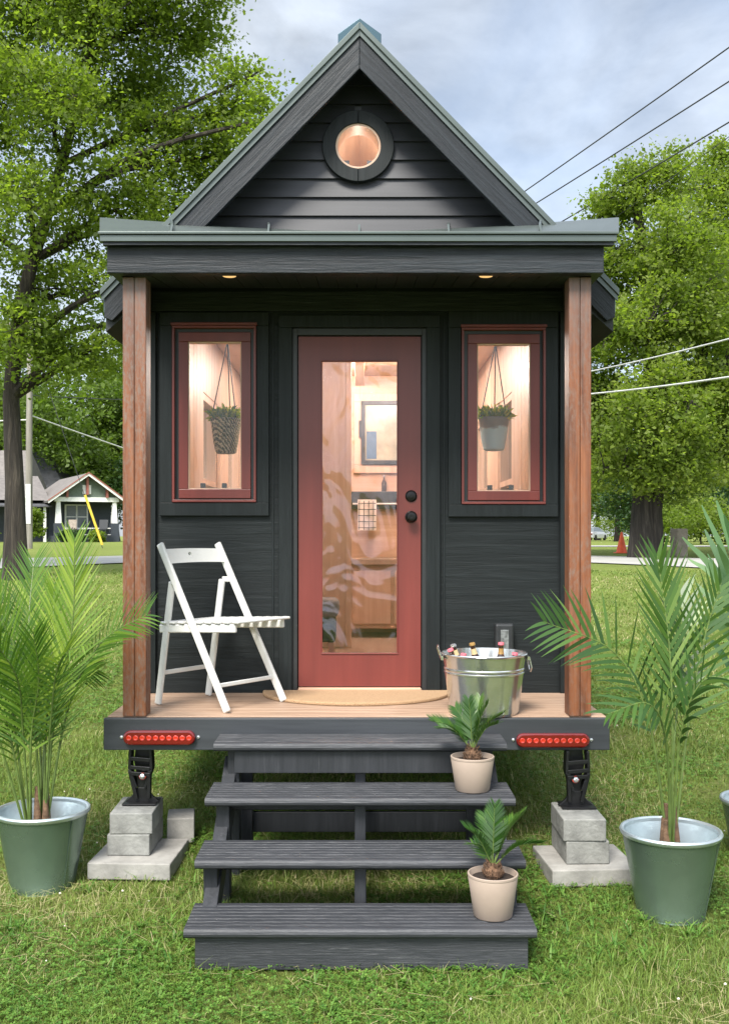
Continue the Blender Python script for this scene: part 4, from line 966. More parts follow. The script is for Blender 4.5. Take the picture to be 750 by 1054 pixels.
# sago palms in tan pots
def sago(px, py, d_, zb_, rt, rb, h, label, seed, tips):
    cx = (px-CX)*d_/FPX; t = thing('potted_sago_palm', (cx,d_,zb_), label, 'potted plant', 'sago palms in tan pots on the steps')
    b = MB().lathe((cx,d_,zb_+.001), [(0,.008),(rb-.01,.008),(rb-.004,0),(rb,.004),(rb+(rt-rb)*.5,h*.5),(rt-.001,h-.014),(rt-.002,h-.012),(rt,h-.010),(rt,h-.002),(rt-.002,h),(rt-.006,h),(rt-.008,h-.003),(rb-.004,.02)], 56).build('pot', M['pot_tan'], t, smooth=True)
    MB().lathe((cx,d_,zb_), [(0,h-.016),(rt-.012,h-.022)], 32).build('soil', M['soil'], t)
    rs = random.Random(seed); mb = MB(); cc = Vector((cx,d_,zb_+h-.02))
    mb.lathe(cc, [(.028,0),(.036,.015),(.034,.035),(.022,.052),(.010,.06),(0,.06)], 14)
    for i in range(90):
        a = rs.random()*6.28; zz = rs.random()*.055; r_ = .034*(1-zz/.09); p = cc+Vector((math.cos(a)*r_, math.sin(a)*r_, zz)); q = p+Vector((math.cos(a)*.016, math.sin(a)*.016, .016+rs.random()*.014)); mb.tube([p, q], [.004,.0008], 4)
    mb.build('caudex', M['caudex'], t)
    for (tx, ty, dd, rn) in tips:
        tip = PX(tx, ty, d_+dd); b0 = cc+Vector((0,0,.045)); mid = b0.lerp(tip,.5)+Vector((0,0,.035)); 
        hd = Vector((tip.x-b0.x, tip.y-b0.y, 0)); sd_ = Vector((hd.y,-hd.x,0)).normalized() if hd.length > .04 else Vector((1,0,0))
        if abs(hd.x) < .6*abs(hd.y)+.03: sd_ = (sd_+Vector((.8 if sd_.x >= 0 else -.8,0,0))).normalized()
        sd_ = (sd_+Vector((0,-.3,.35))).normalized()
        Ls, sm = frond([b0, mid, tip], sd_, .078, spacing=.0058, wid=.0036, t0=.22, ang=56, droop=.1, rnd0=rn, rs=rs, lift=.25, stem_r=.0028, seg=3)
        f = sm.build('frond', M['palm_stem'], t, smooth=True); Ls.build('leaflets', M['sago'], f)
s1 = 4.86
sago(486, 818, s1, .565, .101, .079, .158, 'small sago palm in a tan pot on the second step from the top', 1,
     [(443,741,-.05,.4),(482,720,-.02,.35),(502,724,-.02,.5),(517,735,.04,.6),(468,728,.10,.3),(494,718,.1,.7),(512,745,-.08,.5),(452,748,.06,.4)])
s2 = 4.29
sago(507, 955, s2, .19, .103, .079, .175, 'small sago palm in a tan pot on the bottom step', 2,
     [(478,852,-.05,.3),(509,828,-.02,.25),(540,836,.0,.6),(557,868,-.05,.3),(498,838,.08,.4),(528,842,.08,.7),(486,868,.08,.4)])
# hanging planters behind the windows
def planter(px, pyt, pyb, d_, label, blue, seed):
    top = PX(px, pyt, d_); h = (pyb-pyt)*d_/FPX; rt = 16*d_/FPX
    t = thing('hanging_planter', top-Vector((0,0,h)), label, 'hanging planter', 'hanging planters behind the front windows')
    m, n, b = newmat('planter_'+('blue' if blue else 'woven'))
    if blue:
        tcn = n.nodes.new('ShaderNodeTexCoord'); sp = n.nodes.new('ShaderNodeSeparateXYZ'); n.links.new(tcn.outputs['Object'], sp.inputs[0])
        ad = n.nodes.new('ShaderNodeMath'); ad.operation = 'MULTIPLY_ADD'; ad.inputs[1].default_value = .12; n.links.new(texnoise(n, 12), ad.inputs[0]); n.links.new(sp.outputs['Z'], ad.inputs[2])
        c = ramp(n, ad.outputs[0], [(.50,.66,.70),(.26,.24,.20)], [.19,.21])
        n.links.new(c, b.inputs['Base Color']); b.inputs['Roughness'].default_value = .8
    else:
        wv = n.nodes.new('ShaderNodeTexWave'); wv.inputs['Scale'].default_value = 24; wv.inputs['Distortion'].default_value = 5; wv.inputs['Detail'].default_value = 3; wv.inputs['Detail Scale'].default_value = 3; wv.bands_direction = 'DIAGONAL'
        tcn = n.nodes.new('ShaderNodeTexCoord'); n.links.new(tcn.outputs['Object'], wv.inputs['Vector'])
        n.links.new(ramp(n, wv.outputs['Fac'], [(.07,.085,.03),(.32,.30,.15),(.70,.62,.40)]), b.inputs['Base Color']); b.inputs['Roughness'].default_value = .9; bump(n, b, wv.outputs['Fac'], 1, .01)
    rb = rt*.66
    MB().lathe(top-Vector((0,0,h)), [(0,0),(rb*.8,.0),(rb,.008),(rb+(rt-rb)*.42,h*.35),(rt*.98,h-.01),(rt,h),(rt-.008,h),(rt-.012,h-.02),(0,h-.025)], 32).build('basket', m, t, smooth=True)
    hook = Vector((top.x+.01, d_, 3.10)); mb = MB(); 
    kn = Vector((top.x+.01, d_, PX(0, 356 if not blue else 358, d_).z+.03))
    mb.tube([hook, kn], .004, 6)
    for a in (200,320,80): q = top+Vector((rt*.95*math.cos(R(a)), rt*.95*math.sin(R(a)), -.005)); mb.tube([kn, q], .0035, 6)
    mb.build('cord', M['plastic_black'], t, smooth=True)
    rs = random.Random(seed); Ls = Leaves()
    for i in range(420):
        a = rs.random()*6.28; q = rs.random()**.5*rt*1.02; p = top+Vector((q*math.cos(a), q*math.sin(a), rs.random()*.085*(1-.5*q/rt)-.01)); d = Vector((math.cos(a)*rs.random()*1.3, math.sin(a)*rs.random()*1.3, rs.uniform(-.2,1))).normalized(); l = rs.uniform(.02,.055)
        Ls.strip([p, p+d*l*.5, p+d*l], [.003,.008,.001], d.cross(Vector((rs.uniform(-1,1),rs.uniform(-1,1),.2))).normalized(), rs.random())
    Ls.build('foliage', M['herb'], t)
planter(232.5, 431, 467, 6.62, 'woven basket planter hanging behind the left window', False, 3)
planter(508, 430, 464, 6.62, 'grey and pale blue planter hanging behind the right window', True, 4)

# ---------------------------------------------------------------- lawn: grass blades, clover, flowers
KEEP = [(-1.31,-.87,4.99,5.43),(.88,1.32,4.93,5.35),(-1.02,-.87,5.46,5.67)]
POTS = [(cxr,cyr,.17),(cxl,cyl,.17),(cx3,cy3,.16)]
def mask(x, y):
    ok = np.ones(len(x), bool)
    for (a,b,c,d) in KEEP: ok &= ~((x > a)&(x < b)&(y > c)&(y < d))
    for (a,b,r) in POTS: ok &= ((x-a)**2+(y-b)**2 > r*r)
    ok &= np.abs(y-roadcv(x)) > 3.0
    return ok
def roadcv(x):
    a = np.abs(x); return 31-.06*(np.minimum(a,9.5)**2-49)-np.maximum(0,a-9.5)*.45
def lown(x, y, f, s):
    r = np.random.RandomState(s); o = np.zeros(len(x))
    for k in range(7):
        a = r.rand()*6.28; ff = f*(.6+1.8*r.rand()); o += np.sin((x*np.cos(a)+y*np.sin(a))*ff+r.rand()*6.28+1.3*np.sin((x*np.sin(a)-y*np.cos(a))*ff*.7+r.rand()*6))
    return o/3.2
gzv = lambda y: np.interp(y, [p[0] for p in GP], [p[1] for p in GP])
def grass(n, ylo, yhi, seed):
    r = np.random.RandomState(seed)
    y = np.exp(r.uniform(np.log(ylo), np.log(yhi), n)); x = r.uniform(-.56, .56, n)*y+r.uniform(-.3,.3,n)
    k = mask(x, y); x, y = x[k], y[k]; n = len(x)
    patch = lown(x, y, 2.6, 3); straw = lown(x, y, 1.7, 9); long_ = lown(x, y, 4.0, 12)
    sc = np.maximum(1, y/5.0)
    h = (.016+.026*r.rand(n)+.014*np.clip(long_,-1,1.2))*np.where(r.rand(n) < .06, 1.8, 1)*np.minimum(sc, 1.25)
    h = np.maximum(h*np.where(y > 6, .8, 1), .010)
    wd = (.0010+.0008*r.rand(n))*sc
    a = r.rand(n)*6.283; lean = r.rand(n)*1.7+.2; lx, ly = np.cos(a)*lean, np.sin(a)*lean
    b2 = a+1.57+r.uniform(-.6,.6,n); wx, wy = np.cos(b2)*wd, np.sin(b2)*wd
    z = gzv(y)-.004
    P0 = np.stack([x-wx,y-wy,z],1); P1 = np.stack([x+wx,y+wy,z],1)
    mx, my, mz = x+lx*h*.3, y+ly*h*.3, z+h*.62
    P2 = np.stack([mx-wx*.8,my-wy*.8,mz],1); P3 = np.stack([mx+wx*.8,my+wy*.8,mz],1)
    P4 = np.stack([x+lx*h*.95,y+ly*h*.95,z+h],1); P5 = P4+np.stack([wx*.15,wy*.15,wx*0],1)
    V = np.stack([P0,P1,P2,P3,P4,P5],1).reshape(-1,3); i = np.arange(n)*6
    F = np.concatenate([np.stack([i,i+1,i+3,i+2],1), np.stack([i+2,i+3,i+5,i+4],1)])
    col = .36+.19*patch+.17*r.randn(n); dry = (r.rand(n) < np.clip(.11+.26*np.clip(straw,-.3,1.5),.03,.6)); col = np.where(dry, .8+.2*r.rand(n), np.clip(col,0,.72))
    return V, F, np.repeat(np.clip(col,0,1), 6)
V_, F_, c_ = grass(470000, 3.1, 26, 1)
tag(np_mesh('lawn_grass', V_, F_, M['grass'], None, c_), 'short mown grass with dry straw patches around the steps', 'grass', None, 'stuff')
r = np.random.RandomState(15); VV_ = []; rw = random.Random(15); LW = Leaves()
spotsw = [(-.95,4.3),(-.8,4.55),(.9,4.5),(1.0,4.25),(.82,4.75),(-1.45,5.0),(-.72,4.05),(.75,4.1),(1.4,5.1),(.3,4.02),(-.2,4.0),(-1.5,4.4),(1.25,4.6)]
for i in range(330):
    if rw.random() < .6: cx_, cy_ = rw.choice(spotsw); cx_ += rw.gauss(0,.12); cy_ += rw.gauss(0,.12)
    else: cy_ = math.exp(rw.uniform(math.log(3.5), math.log(9))); cx_ = rw.uniform(-.45,.45)*cy_
    if not mask(np.array([cx_]), np.array([cy_]))[0]: continue
    for k_ in range(rw.randint(4,9)):
        a_ = rw.random()*6.28; l_ = rw.uniform(.04,.10); d_w = Vector((math.cos(a_), math.sin(a_), rw.uniform(.4,1.6))).normalized(); p_ = Vector((cx_,cy_,gz(cy_)))
        m_w = p_+d_w*l_*.55; e_w = p_+d_w*l_+Vector((math.cos(a_),math.sin(a_),-.9))*l_*.2; wv_ = d_w.cross(Vector((0,0,1))).normalized(); w_w = rw.uniform(.002,.0055)
        LW.strip([p_,m_w,e_w],[w_w*.5,w_w,w_w*.1],wv_,rw.random())
tag(np_mesh('lawn_weeds', [tuple(v) for v in LW.V], LW.F, M['clover'], None, LW.r), 'broad bladed weeds and tufts growing around the steps and blocks', 'weeds', None, 'stuff')
# dry clippings lying flat
r = np.random.RandomState(5); n = 9000; y = np.exp(r.uniform(np.log(3.3), np.log(9), n)); x = r.uniform(-.5,.5,n)*y; k = mask(x,y) & (lown(x,y,1.7,9)+.6*r.randn(n) > .7); x, y = x[k], y[k]; n = len(x)
a = r.rand(n)*6.28; l = .02+.05*r.rand(n); dx, dy = np.cos(a)*l, np.sin(a)*l; wx, wy = -np.sin(a)*.0013, np.cos(a)*.0013; z = gzv(y)+.02+.02*r.rand(n)
V_ = np.stack([np.stack([x-dx-wx,y-dy-wy,z],1),np.stack([x-dx+wx,y-dy+wy,z],1),np.stack([x+dx+wx,y+dy+wy,z+.004],1),np.stack([x+dx-wx,y+dy-wy,z+.004],1)],1).reshape(-1,3); i = np.arange(n)*4
tag(np_mesh('grass_clippings', V_, np.stack([i,i+1,i+2,i+3],1), M['grass'], None, np.repeat(.85+.15*r.rand(n),4)), 'dry straw coloured clippings scattered over the lawn', 'grass clippings', None, 'stuff')
# clover leaves
r = np.random.RandomState(8); n = 110000; y = np.exp(r.uniform(np.log(3.2), np.log(13), n)); x = r.uniform(-.52,.52,n)*y; k = mask(x,y) & (lown(x,y,2.1,21)+.45*r.randn(n) > .05); x, y = x[k], y[k]; n = len(x)
z = gzv(y)+.012+.025*r.rand(n); VV = []; CC = []
a0 = r.rand(n)*6.28; s = (.007+.005*r.rand(n))*np.maximum(1,y/6); cr_ = np.clip(.5+.3*r.randn(n),0,1); tl = r.uniform(-.35,.35,(n,2))
for j in range(3):
    a = a0+j*2.094; ca, sa = np.cos(a), np.sin(a)
    q = []
    for (u_, v_) in ((.05,0),(.75,.55),(1.15,0),(.75,-.55)):
        dx = (ca*u_-sa*v_)*s; dy = (sa*u_+ca*v_)*s; q.append(np.stack([x+dx,y+dy,z+dx*tl[:,0]+dy*tl[:,1]+.25*u_*s],1))
    VV.append(np.stack(q,1)); CC.append(np.repeat(cr_,4))
V_ = np.concatenate(VV).reshape(-1,3); i = np.arange(3*n)*4
tag(np_mesh('clover_patch', V_, np.stack([i,i+1,i+2,i+3],1), M['clover'], None, np.concatenate(CC)), 'patches of small dark green clover leaves in the lawn', 'clover', None, 'stuff')
mb = MB(); rr = random.Random(4)
for i in range(60):
    y = math.exp(rr.uniform(math.log(3.5), math.log(12))); x = rr.uniform(-.5,.5)*y
    if rr.random() < .6: x, y = rr.choice([(-1.28,4.7),(-1.75,5.2),(1.6,4.0),(-1.5,6.2)]); x += rr.gauss(0,.2); y += rr.gauss(0,.2)
    if not mask(np.array([x]), np.array([y]))[0]: continue
    s_ = .0035+.003*rr.random(); mb.lathe((x,y,gz(y)+.035+.02*rr.random()), [(0,-s_*.8),(s_*.7,-s_*.5),(s_,0),(s_*.7,s_*.6),(0,s_)], 6)
tag(mb.build('clover_flowers', M['flower']), 'tiny white clover blossoms dotted over the lawn', 'flowers', None, 'stuff')

# ---------------------------------------------------------------- trees
def tree_parts(seed, trunk, tr, blobs, ncl, per, leaf_l, sig, lmat, bmat, parent, limb_r=.12, twigr=.02, flat=.6, spray=0):
    r = np.random.RandomState(seed); rd = random.Random(seed); mb = MB()
    T = spline(trunk, 14); rad = [tr*(1.35 if i == 0 else 1.12 if i == 1 else 1)*(1-.72*i/13) for i in range(14)]; mb.tube(T, rad, 14)
    smp = []
    for p in T[5:]: smp.append(tuple(p))
    main = list(blobs)
    if spray:
        for b in main:
            for k_ in range(spray):
                v = Vector((rd.gauss(0,1),rd.gauss(0,.8),rd.gauss(0,1))).normalized(); f_ = rd.uniform(.22,.38)
                blobs = blobs+[(b[0]+v.x*b[3]*1.05, b[1]+v.y*b[4]*1.05, b[2]+v.z*b[5]*1.1, b[3]*f_, b[4]*f_, b[5]*f_)]
    vol = np.array([b[3]*b[4]*b[5] for b in blobs]); share = vol**.8/np.sum(vol**.8)
    for bi, (bx_, by_, bz_, ra, rb, rc) in enumerate(main):
        c = Vector((bx_,by_,bz_)); k = min(range(4,14), key=lambda i: abs(T[i].z-(c.z-.45*math.hypot(c.x-T[i].x, c.y-T[i].y))) )
        p = T[k]; mid = p.lerp(c,.5)+Vector((rd.uniform(-.3,.3),rd.uniform(-.3,.3),rd.uniform(-.1,.4)))*(c-p).length*.25
        P = spline([p, mid, c, c+(c-mid)*.08], 12); lr = min(rad[k]*.6, limb_r); mb.tube(P, [lr*(1-.8*i/11) for i in range(12)], 7)
        for q in P[3:]: smp.append(tuple(q))
        for s_ in range(3):
            q0 = P[rd.randint(5,10)]; v = Vector((rd.gauss(0,1),rd.gauss(0,1),rd.gauss(.3,.7))).normalized(); e_ = q0+Vector((v.x*ra,v.y*rb,v.z*rc))*.6
            Q = spline([q0, q0.lerp(e_,.5)+Vector((rd.gauss(0,.1),rd.gauss(0,.1),.1))*ra*.4, e_], 8); mb.tube(Q, [lr*.42*(1-.8*i/7) for i in range(8)], 5)
            for q in Q[2:]: smp.append(tuple(q))
    smp = np.array(smp); C_ = []
    for b, s_ in zip(blobs, share):
        m = max(3, int(ncl*s_)); v = r.randn(m,3); v /= np.linalg.norm(v,axis=1)[:,None]; q = r.rand(m)**(1/2.3)*(1+.12*r.randn(m)); C_.append(np.array(b[:3])+v*q[:,None]*np.array(b[3:]))
    C_ = np.concatenate(C_)
    if twigr > 0:
        for c in C_[::2]:
            d = smp-c; i = int(np.argmin((d**2).sum(1))); p = Vector(smp[i]); cc = Vector(c); mb.tube([p, p.lerp(cc,.5)+Vector((rd.gauss(0,.08),rd.gauss(0,.08),-.05)), cc], [twigr,twigr*.7,twigr*.3], 3, False)
    tk = mb.build('trunk', bmat, parent, smooth=True, world=False)
    n = len(C_)*per; ctr = np.repeat(C_, per, 0); cs = np.repeat(.7+.6*r.rand(len(C_)), per)
    pos = ctr+r.randn(n,3)*sig*cs[:,None]*np.array([1,1,flat])
    nrm = r.randn(n,3)*.75+np.array([0,0,.75]); nrm /= np.linalg.norm(nrm,axis=1)[:,None]
    d = r.randn(n,3)+np.array([0,0,-.25]); d -= nrm*(d*nrm).sum(1)[:,None]; d /= np.linalg.norm(d,axis=1)[:,None]; s_ = np.cross(nrm, d)
    l = leaf_l*(.5+1.0*r.rand(n)**1.5)[:,None]; wd_ = l*.33
    V = np.stack([pos-d*l*.5, pos-d*l*.05+s_*wd_+nrm*l*.06, pos+d*l*.5-nrm*l*.1, pos-d*l*.05-s_*wd_+nrm*l*.06],1).reshape(-1,3)
    i = np.arange(n)*4; base = np.repeat(r.rand(len(C_))*.5+.12, per); rv = np.clip(base+.2*r.randn(n)*.6+.12,0,1)
    np_mesh('crown', V, np.stack([i,i+1,i+2,i+3],1), lmat, parent, np.repeat(rv,4))
    return parent
# left tree, d about 23 m
d0_ = 23.0; bx0 = (16-CX)*d0_/FPX; bz0 = gz(d0_)
def rel(px, py, r_, dd=0, rz=None, d0=d0_, bx=bx0, bz=bz0):
    s_ = FPX/(d0+dd); return ((px-CX)/s_-bx, dd, EYE-(py-HY)/s_-bz, r_/s_*1.0, r_/s_*1.0, (rz or r_*.8)/s_)
t = thing('elm_tree', (bx0,d0_,bz0), 'tall leafy tree with a dark trunk left of the black house', 'tree')
blobs = [rel(30,20,75,1),rel(100,-20,80,-1),rel(150,40,68,.5),rel(196,-5,50,0),rel(205,40,22,1),rel(250,82,30,-.5),rel(262,125,24,-.8),rel(222,115,40,.3),rel(185,150,55,.6),rel(60,110,80,-1.5),rel(130,110,65,1.5),rel(120,215,70,0),
         rel(30,205,60,-1.5),rel(180,215,50,1.8),rel(225,160,28,.5),rel(70,300,48,1),rel(128,290,42,-1),rel(15,325,48,-1),rel(-50,80,90,0),rel(-60,230,90,0),rel(-60,330,60,1),rel(100,355,38,0),rel(50,375,26,-.5),rel(150,330,45,2),rel(-120,150,100,1),rel(40,-80,110,0),rel(150,-90,90,0)]
trunk = [(0,0,-.2),(-.02,0,2.2),(-.12,.1,4.3),(.2,.1,6.5),(.9,0,8.7),(1.6,0,11.5),(2.0,0,14)]
tree_parts(3, trunk, .23, blobs, 1700, 88, .105, .25, M['leaf_left'], M['bark'], t, .115, .018, spray=4)
# second stem of the left tree going left is part of it (limbs). Big right oak, d about 32
d1_ = 32.0; bx1 = (661-CX)*d1_/FPX; bz1 = gz(d1_)+.05
def rl2(px, py, r_, dd=0, rz=None): return rel(px,py,r_,dd,rz,d1_,bx1,bz1)
t = thing('oak_tree', (bx1,d1_,bz1), 'old broad oak with a thick forked trunk beside the orange cone', 'tree')
blobs = [rl2(655,205,34,0),rl2(622,222,20,1),rl2(640,270,42,1),rl2(690,260,48,-1),rl2(610,330,48,2),rl2(655,345,55,-1),rl2(715,330,55,0),rl2(625,420,48,1),rl2(680,425,55,-2),rl2(735,400,55,0),rl2(640,482,34,-1,22),rl2(700,478,48,-1,30),rl2(600,475,42,1,30),rl2(760,300,60,2),rl2(745,465,50,1,34),rl2(575,300,60,3),rl2(560,400,60,2),rl2(680,180,25,0)]
tree_parts(5, [(0,0,-.2),(0,0,1.6),(.15,0,3.2),(.3,.2,5.4),(.3,.3,8),(-.1,.2,10.5),(-.3,.2,12)], .37, blobs, 1500, 88, .132, .29, M['leaf_oak'], M['bark_dark'], t, .28, .03, spray=4)
MB().tube([(.34,.05,-.2),(.32,0,1.4),(.5,0,3.0),(1.2,-.1,4.6),(2.0,0,6.5)], [.36,.28,.26,.22,.1], 12).build('forked_trunk', M['bark_dark'], t, smooth=True, world=False)
# maple at the right, d about 38
d2_ = 38.0; bx2 = (780-CX)*d2_/FPX; bz2 = gz(d2_)
def rl3(px, py, r_, dd=0, rz=None): return rel(px,py,r_,dd,rz,d2_,bx2,bz2)
t = thing('maple_tree', (bx2,d2_,bz2), 'tall olive green tree rising at the right edge behind the oak', 'tree')
blobs = [rl3(715,195,32),rl3(745,200,45,1),rl3(705,235,34,-1),rl3(790,230,70,1),rl3(740,280,55,0),rl3(800,330,80,0),rl3(720,330,40,1),rl3(760,160,22),rl3(850,280,80),rl3(780,420,90,1)]
tree_parts(6, [(0,0,-.2),(0,0,3),(-.2,0,6),(-.4,0,9),(-.6,0,13)], .35, blobs, 850, 88, .14, .33, M['leaf_oak'], M['bark_dark'], t, .2, .03, spray=4)
# far tree models
def bgtree(seed, H, W, lm, ncl=240, per=110, leafl=.42):
    rd = random.Random(seed); blobs = []
    for i in range(11):
        a = rd.random()*6.28; q = rd.random()**.5*W*.55; z = H*rd.uniform(.28,.85); f = 1-.45*abs(z/H-.5)
        blobs.append((q*math.cos(a), q*math.sin(a), z, W*.34*f, W*.34*f, W*.27*f))
    blobs.append((0,0,H*.9,W*.22,W*.22,H*.1)); return blobs
far1 = thing('background_tree', (-22,100,gz(100)), 'x', 'tree', 'trees in the background')
tree_parts(31, [(0,0,-.3),(.1,0,3),(0,.1,7),(.2,0,13)], .35, bgtree(1,18,12,None), 330, 95, .36, .75, M['leaf_far'], M['bark'], far1, .16, 0)
far2 = thing('background_tree', (-30,95,gz(95)), 'x', 'tree', 'trees in the background')
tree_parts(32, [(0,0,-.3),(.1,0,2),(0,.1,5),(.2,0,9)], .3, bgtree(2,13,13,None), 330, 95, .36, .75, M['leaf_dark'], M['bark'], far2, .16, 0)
spots = [ # x, y, scale, model, label
 (-20.5,104,1.05,1,'large mid green tree directly behind the far bungalow gable'),
 (-32,98,1.15,1,'tall green tree beyond the roofs at the far left edge'),
 (-26,112,1.2,1,'pale green tree between the two far roofs, behind them'),
 (-15,96,.9,2,'dark tree just right of the bungalow, next to the left porch post'),
 (-38,110,1.3,1,'green tree far left, mostly hidden by the near trunk'),
 (-9,115,1.2,1,'distant tree hidden mostly behind the black house, left of centre'),
 (1,120,1.2,1,'distant tree hidden behind the middle of the black house'),
 (11,118,1.2,2,'distant dark tree behind the right half of the black house'),
 (24,134,.7,1,'low light green tree behind the parked car'),
 (22.5,78,.62,2,'dark tree in the shade right of the oak trunk'),
 (28,80,.72,2,'dark leafy tree behind the stone post'),
 (34,92,1.05,1,'background tree at the right edge under the maple'),
 (40,176,1.3,1,'far tree beyond the parked car, to its right'),
 (31,180,1.2,1,'far tree directly beyond the parked car'),
 (21,182,1.2,1,'far tree beyond the parked car, to its left'),
 (45,120,1.2,1,'tall far tree at the right edge behind the dark trees'),
 (24.5,100,.8,1,'mid green tree seen just left of the oak trunk'),
 (-50,108,1.2,1,'background tree beyond the left edge of the street'),
 (-62,112,1.1,2,'dark background tree beyond the left edge of the street'),
 (15,150,1.0,1,'distant green tree close beside the right porch post')]
u1 = u2 = False
for i, (x, y, s_, md, lb) in enumerate(spots):
    if md == 1 and not u1: o = far1; u1 = True
    elif md == 2 and not u2: o = far2; u2 = True
    else: o = copy_tree(far1 if md == 1 else far2)
    o.location = (x, y, gz(y)); o.scale = (s_,s_,s_*(.92+.16*((i*37) % 10)/10)); o.rotation_euler = (0,0,i*1.9); o['label'] = lb
# shrubs
def shrub(x, y, w_, h, lb, seed, mat='leaf_far', n=60):
    t = thing('shrub', (x,y,gz(y)), lb, 'shrub', 'shrubs in the background')
    bl = [(0,0,h*.5,w_*.5,w_*.5,h*.45),(w_*.25,0,h*.4,w_*.35,w_*.35,h*.35),(-w_*.25,.1,h*.45,w_*.35,w_*.35,h*.4)]
    tree_parts(seed, [(0,0,-.1),(0,0,h*.15),(0,0,h*.3),(0.02,0,h*.5)], .05, bl, n, 60, .12+.02*y/30, .12*w_*.5+.06, M[mat], M['bark'], t, .03, 0)
shrub(-21.9,70,1.5,3.0,'bright shrub before the bungalow, right of the near tree trunk',41,'leaf_left')
shrub(-24.8,68,1.8,3.0,'leafy shrub left of the near tree trunk by the far house',42,'leaf_left')
shrub(-20.2,73.5,1.6,.9,'low dark shrub at the foot of the left bungalow column',43,'leaf_dark')
shrub(-18.4,73.5,.8,.9,'small pale clump before the bungalow porch',44,'leaf_left')
shrub(19.5,60,6,3.2,'wide light shrub between the car and the oak trunk',45,'leaf_oak',150)
shrub(33,132,8,4.5,'light green shrub beyond the parked car, close to the right porch post',46,'leaf_oak',120)
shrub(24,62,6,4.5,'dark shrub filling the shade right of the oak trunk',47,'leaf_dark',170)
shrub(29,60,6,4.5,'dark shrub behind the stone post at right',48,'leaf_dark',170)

# ---------------------------------------------------------------- utility pole and wires
pb = PX(30,0,45); px_, py_ = pb.x, 45
t = thing('utility_pole', (px_,py_,gz(45)), 'grey wooden utility pole standing right behind the left tree trunk', 'utility pole')
MB().tube([(px_,py_,gz(45)-.3),(px_,py_,6),(px_+.05,py_,11.5)], [.15,.135,.11], 14).build('pole', M['pole'], t, smooth=True)
MB().box(px_-1.1,px_+1.1,py_-.16,py_-.10,10.7,10.82).build('crossarm', M['pole'], t, .01)
MB().box(px_-.11,px_+.11,py_-.155,py_-.14,2.2,3.9).build('pale_conduit', M['wire_pale'], t)
gy = PX(106,563,46); gt = Vector((px_,45,10.4))
t = thing('guy_wire', gy, 'guy wire with a yellow guard slanting down before the bungalow', 'guy wire')
MB().tube([gy-Vector((0,0,.1)), gt], .014, 6).build('wire', M['wire'], t)
dv = (gt-gy).normalized(); MB().tube([gy+dv*.1, gy+dv*2.4], .055, 8).build('guard', M['yellow'], t, smooth=True)
def wire(p0, p1, rr_, mat, lb, sag=.3):
    P = []
    for i in range(25):
        u = i/24; p = Vector(p0).lerp(Vector(p1), u); p.z -= sag*4*u*(1-u); P.append(p)
    tag(MB().tube(P, rr_, 6).build('power_line', mat, None, smooth=True), lb, 'power line', 'overhead wires')
def lineat(x0,y0,x1,y1,x): return y0+(y1-y0)*(x-x0)/(x1-x0)
for (x0,y0,x1,y1,lb) in ((540,193,750,45,'topmost black wire crossing the sky right of the gable'),(552,205,750,80,'second black wire below the topmost in the sky at right'),(573,227,750,122,'third wire, running across the crown tops at right'),(600,243,750,137,'faint thin fourth wire low over the oak crown')):
    wire(PX(380, lineat(x0,y0,x1,y1,380), 46), PX(1000, lineat(x0,y0,x1,y1,1000), 22), .020 if 'faint' not in lb else .011, M['wire'], lb, .12)
wire(PX(560,391,28), PX(900,307,17), .017, M['wire_pale'], 'thin pale service cable before the oak, above the thicker one', .1)
wire(PX(560,409,28), PX(900,363,17), .022, M['wire_pale'], 'thicker pale cable crossing the oak beside the right post', .1)
wire((px_,45,PX(0,427,45).z), PX(420,545,75), .03, M['wire_pale'], 'pale cable running from the utility pole behind the left post', .4)
wire((px_,45,PX(0,407,45).z), PX(420,410,75), .02, M['wire'], 'thin dark wire above the pale cable at left', .3)
wire(PX(-300,436,50), (px_,45,PX(0,432,45).z), .03, M['wire_pale'], 'pale cable reaching the utility pole from the left edge', .1)

# ---------------------------------------------------------------- far bungalow
hz = gz(77); hx = -19.6; hy = 75.5
t = thing('bungalow', (hx,hy,hz), 'dark bungalow with a white columned porch gable beyond the road', 'house'); t.rotation_euler = (0,0,R(27))
def fb(name, mb, mat, par=None, bevel=0): return mb.build(name, mat, par or t, bevel, world=False)
gw = 2.35; ez = 3.1; rz_ = 4.95
fb('porch_floor', MB().box(-2.3,2.3,-.2,2.2,-.2,.45), M['house_dark'])
wl = fb('wall', MB().box(-2.25,2.25,2.2,10,.0,3.2), M['house_dark'])
fb('front_window', MB().box(-1.15,.55,2.13,2.2,.9,2.75), M['house_white']); fb('pane', MB().box(-1.03,-.35,2.1,2.128,1.0,2.65).box(-.22,.43,2.1,2.128,1.0,2.65), M['far_glass'])
fb('sash_bar', MB().box(-1.03,.43,2.08,2.098,1.8,1.87), M['house_white'])
for sx in (-1,1):
    c = fb('column', MB().box(sx*2.0-.28,sx*2.0+.28,-.12,.44,.0,1.35), M['house_dark'])
    fb('column_shaft', MB().add([(sx*2-.2,-.04,1.35),(sx*2+.2,-.04,1.35),(sx*2+.2,.36,1.35),(sx*2-.2,.36,1.35),(sx*2-.13,.03,ez-.2),(sx*2+.13,.03,ez-.2),(sx*2+.13,.29,ez-.2),(sx*2-.13,.29,ez-.2)], [(0,3,2,1),(4,5,6,7),(0,1,5,4),(1,2,6,5),(2,3,7,6),(3,0,4,7)]), M['house_white'], c)
fb('porch_beam', MB().box(-2.3,2.3,-.05,.35,ez-.2,ez+.12), M['house_white'])
fb('gable', MB().prism([(-2.2,ez+.12),(2.2,ez+.12),(0,rz_-.2)], 'y', .1, .3), M['house_green'])
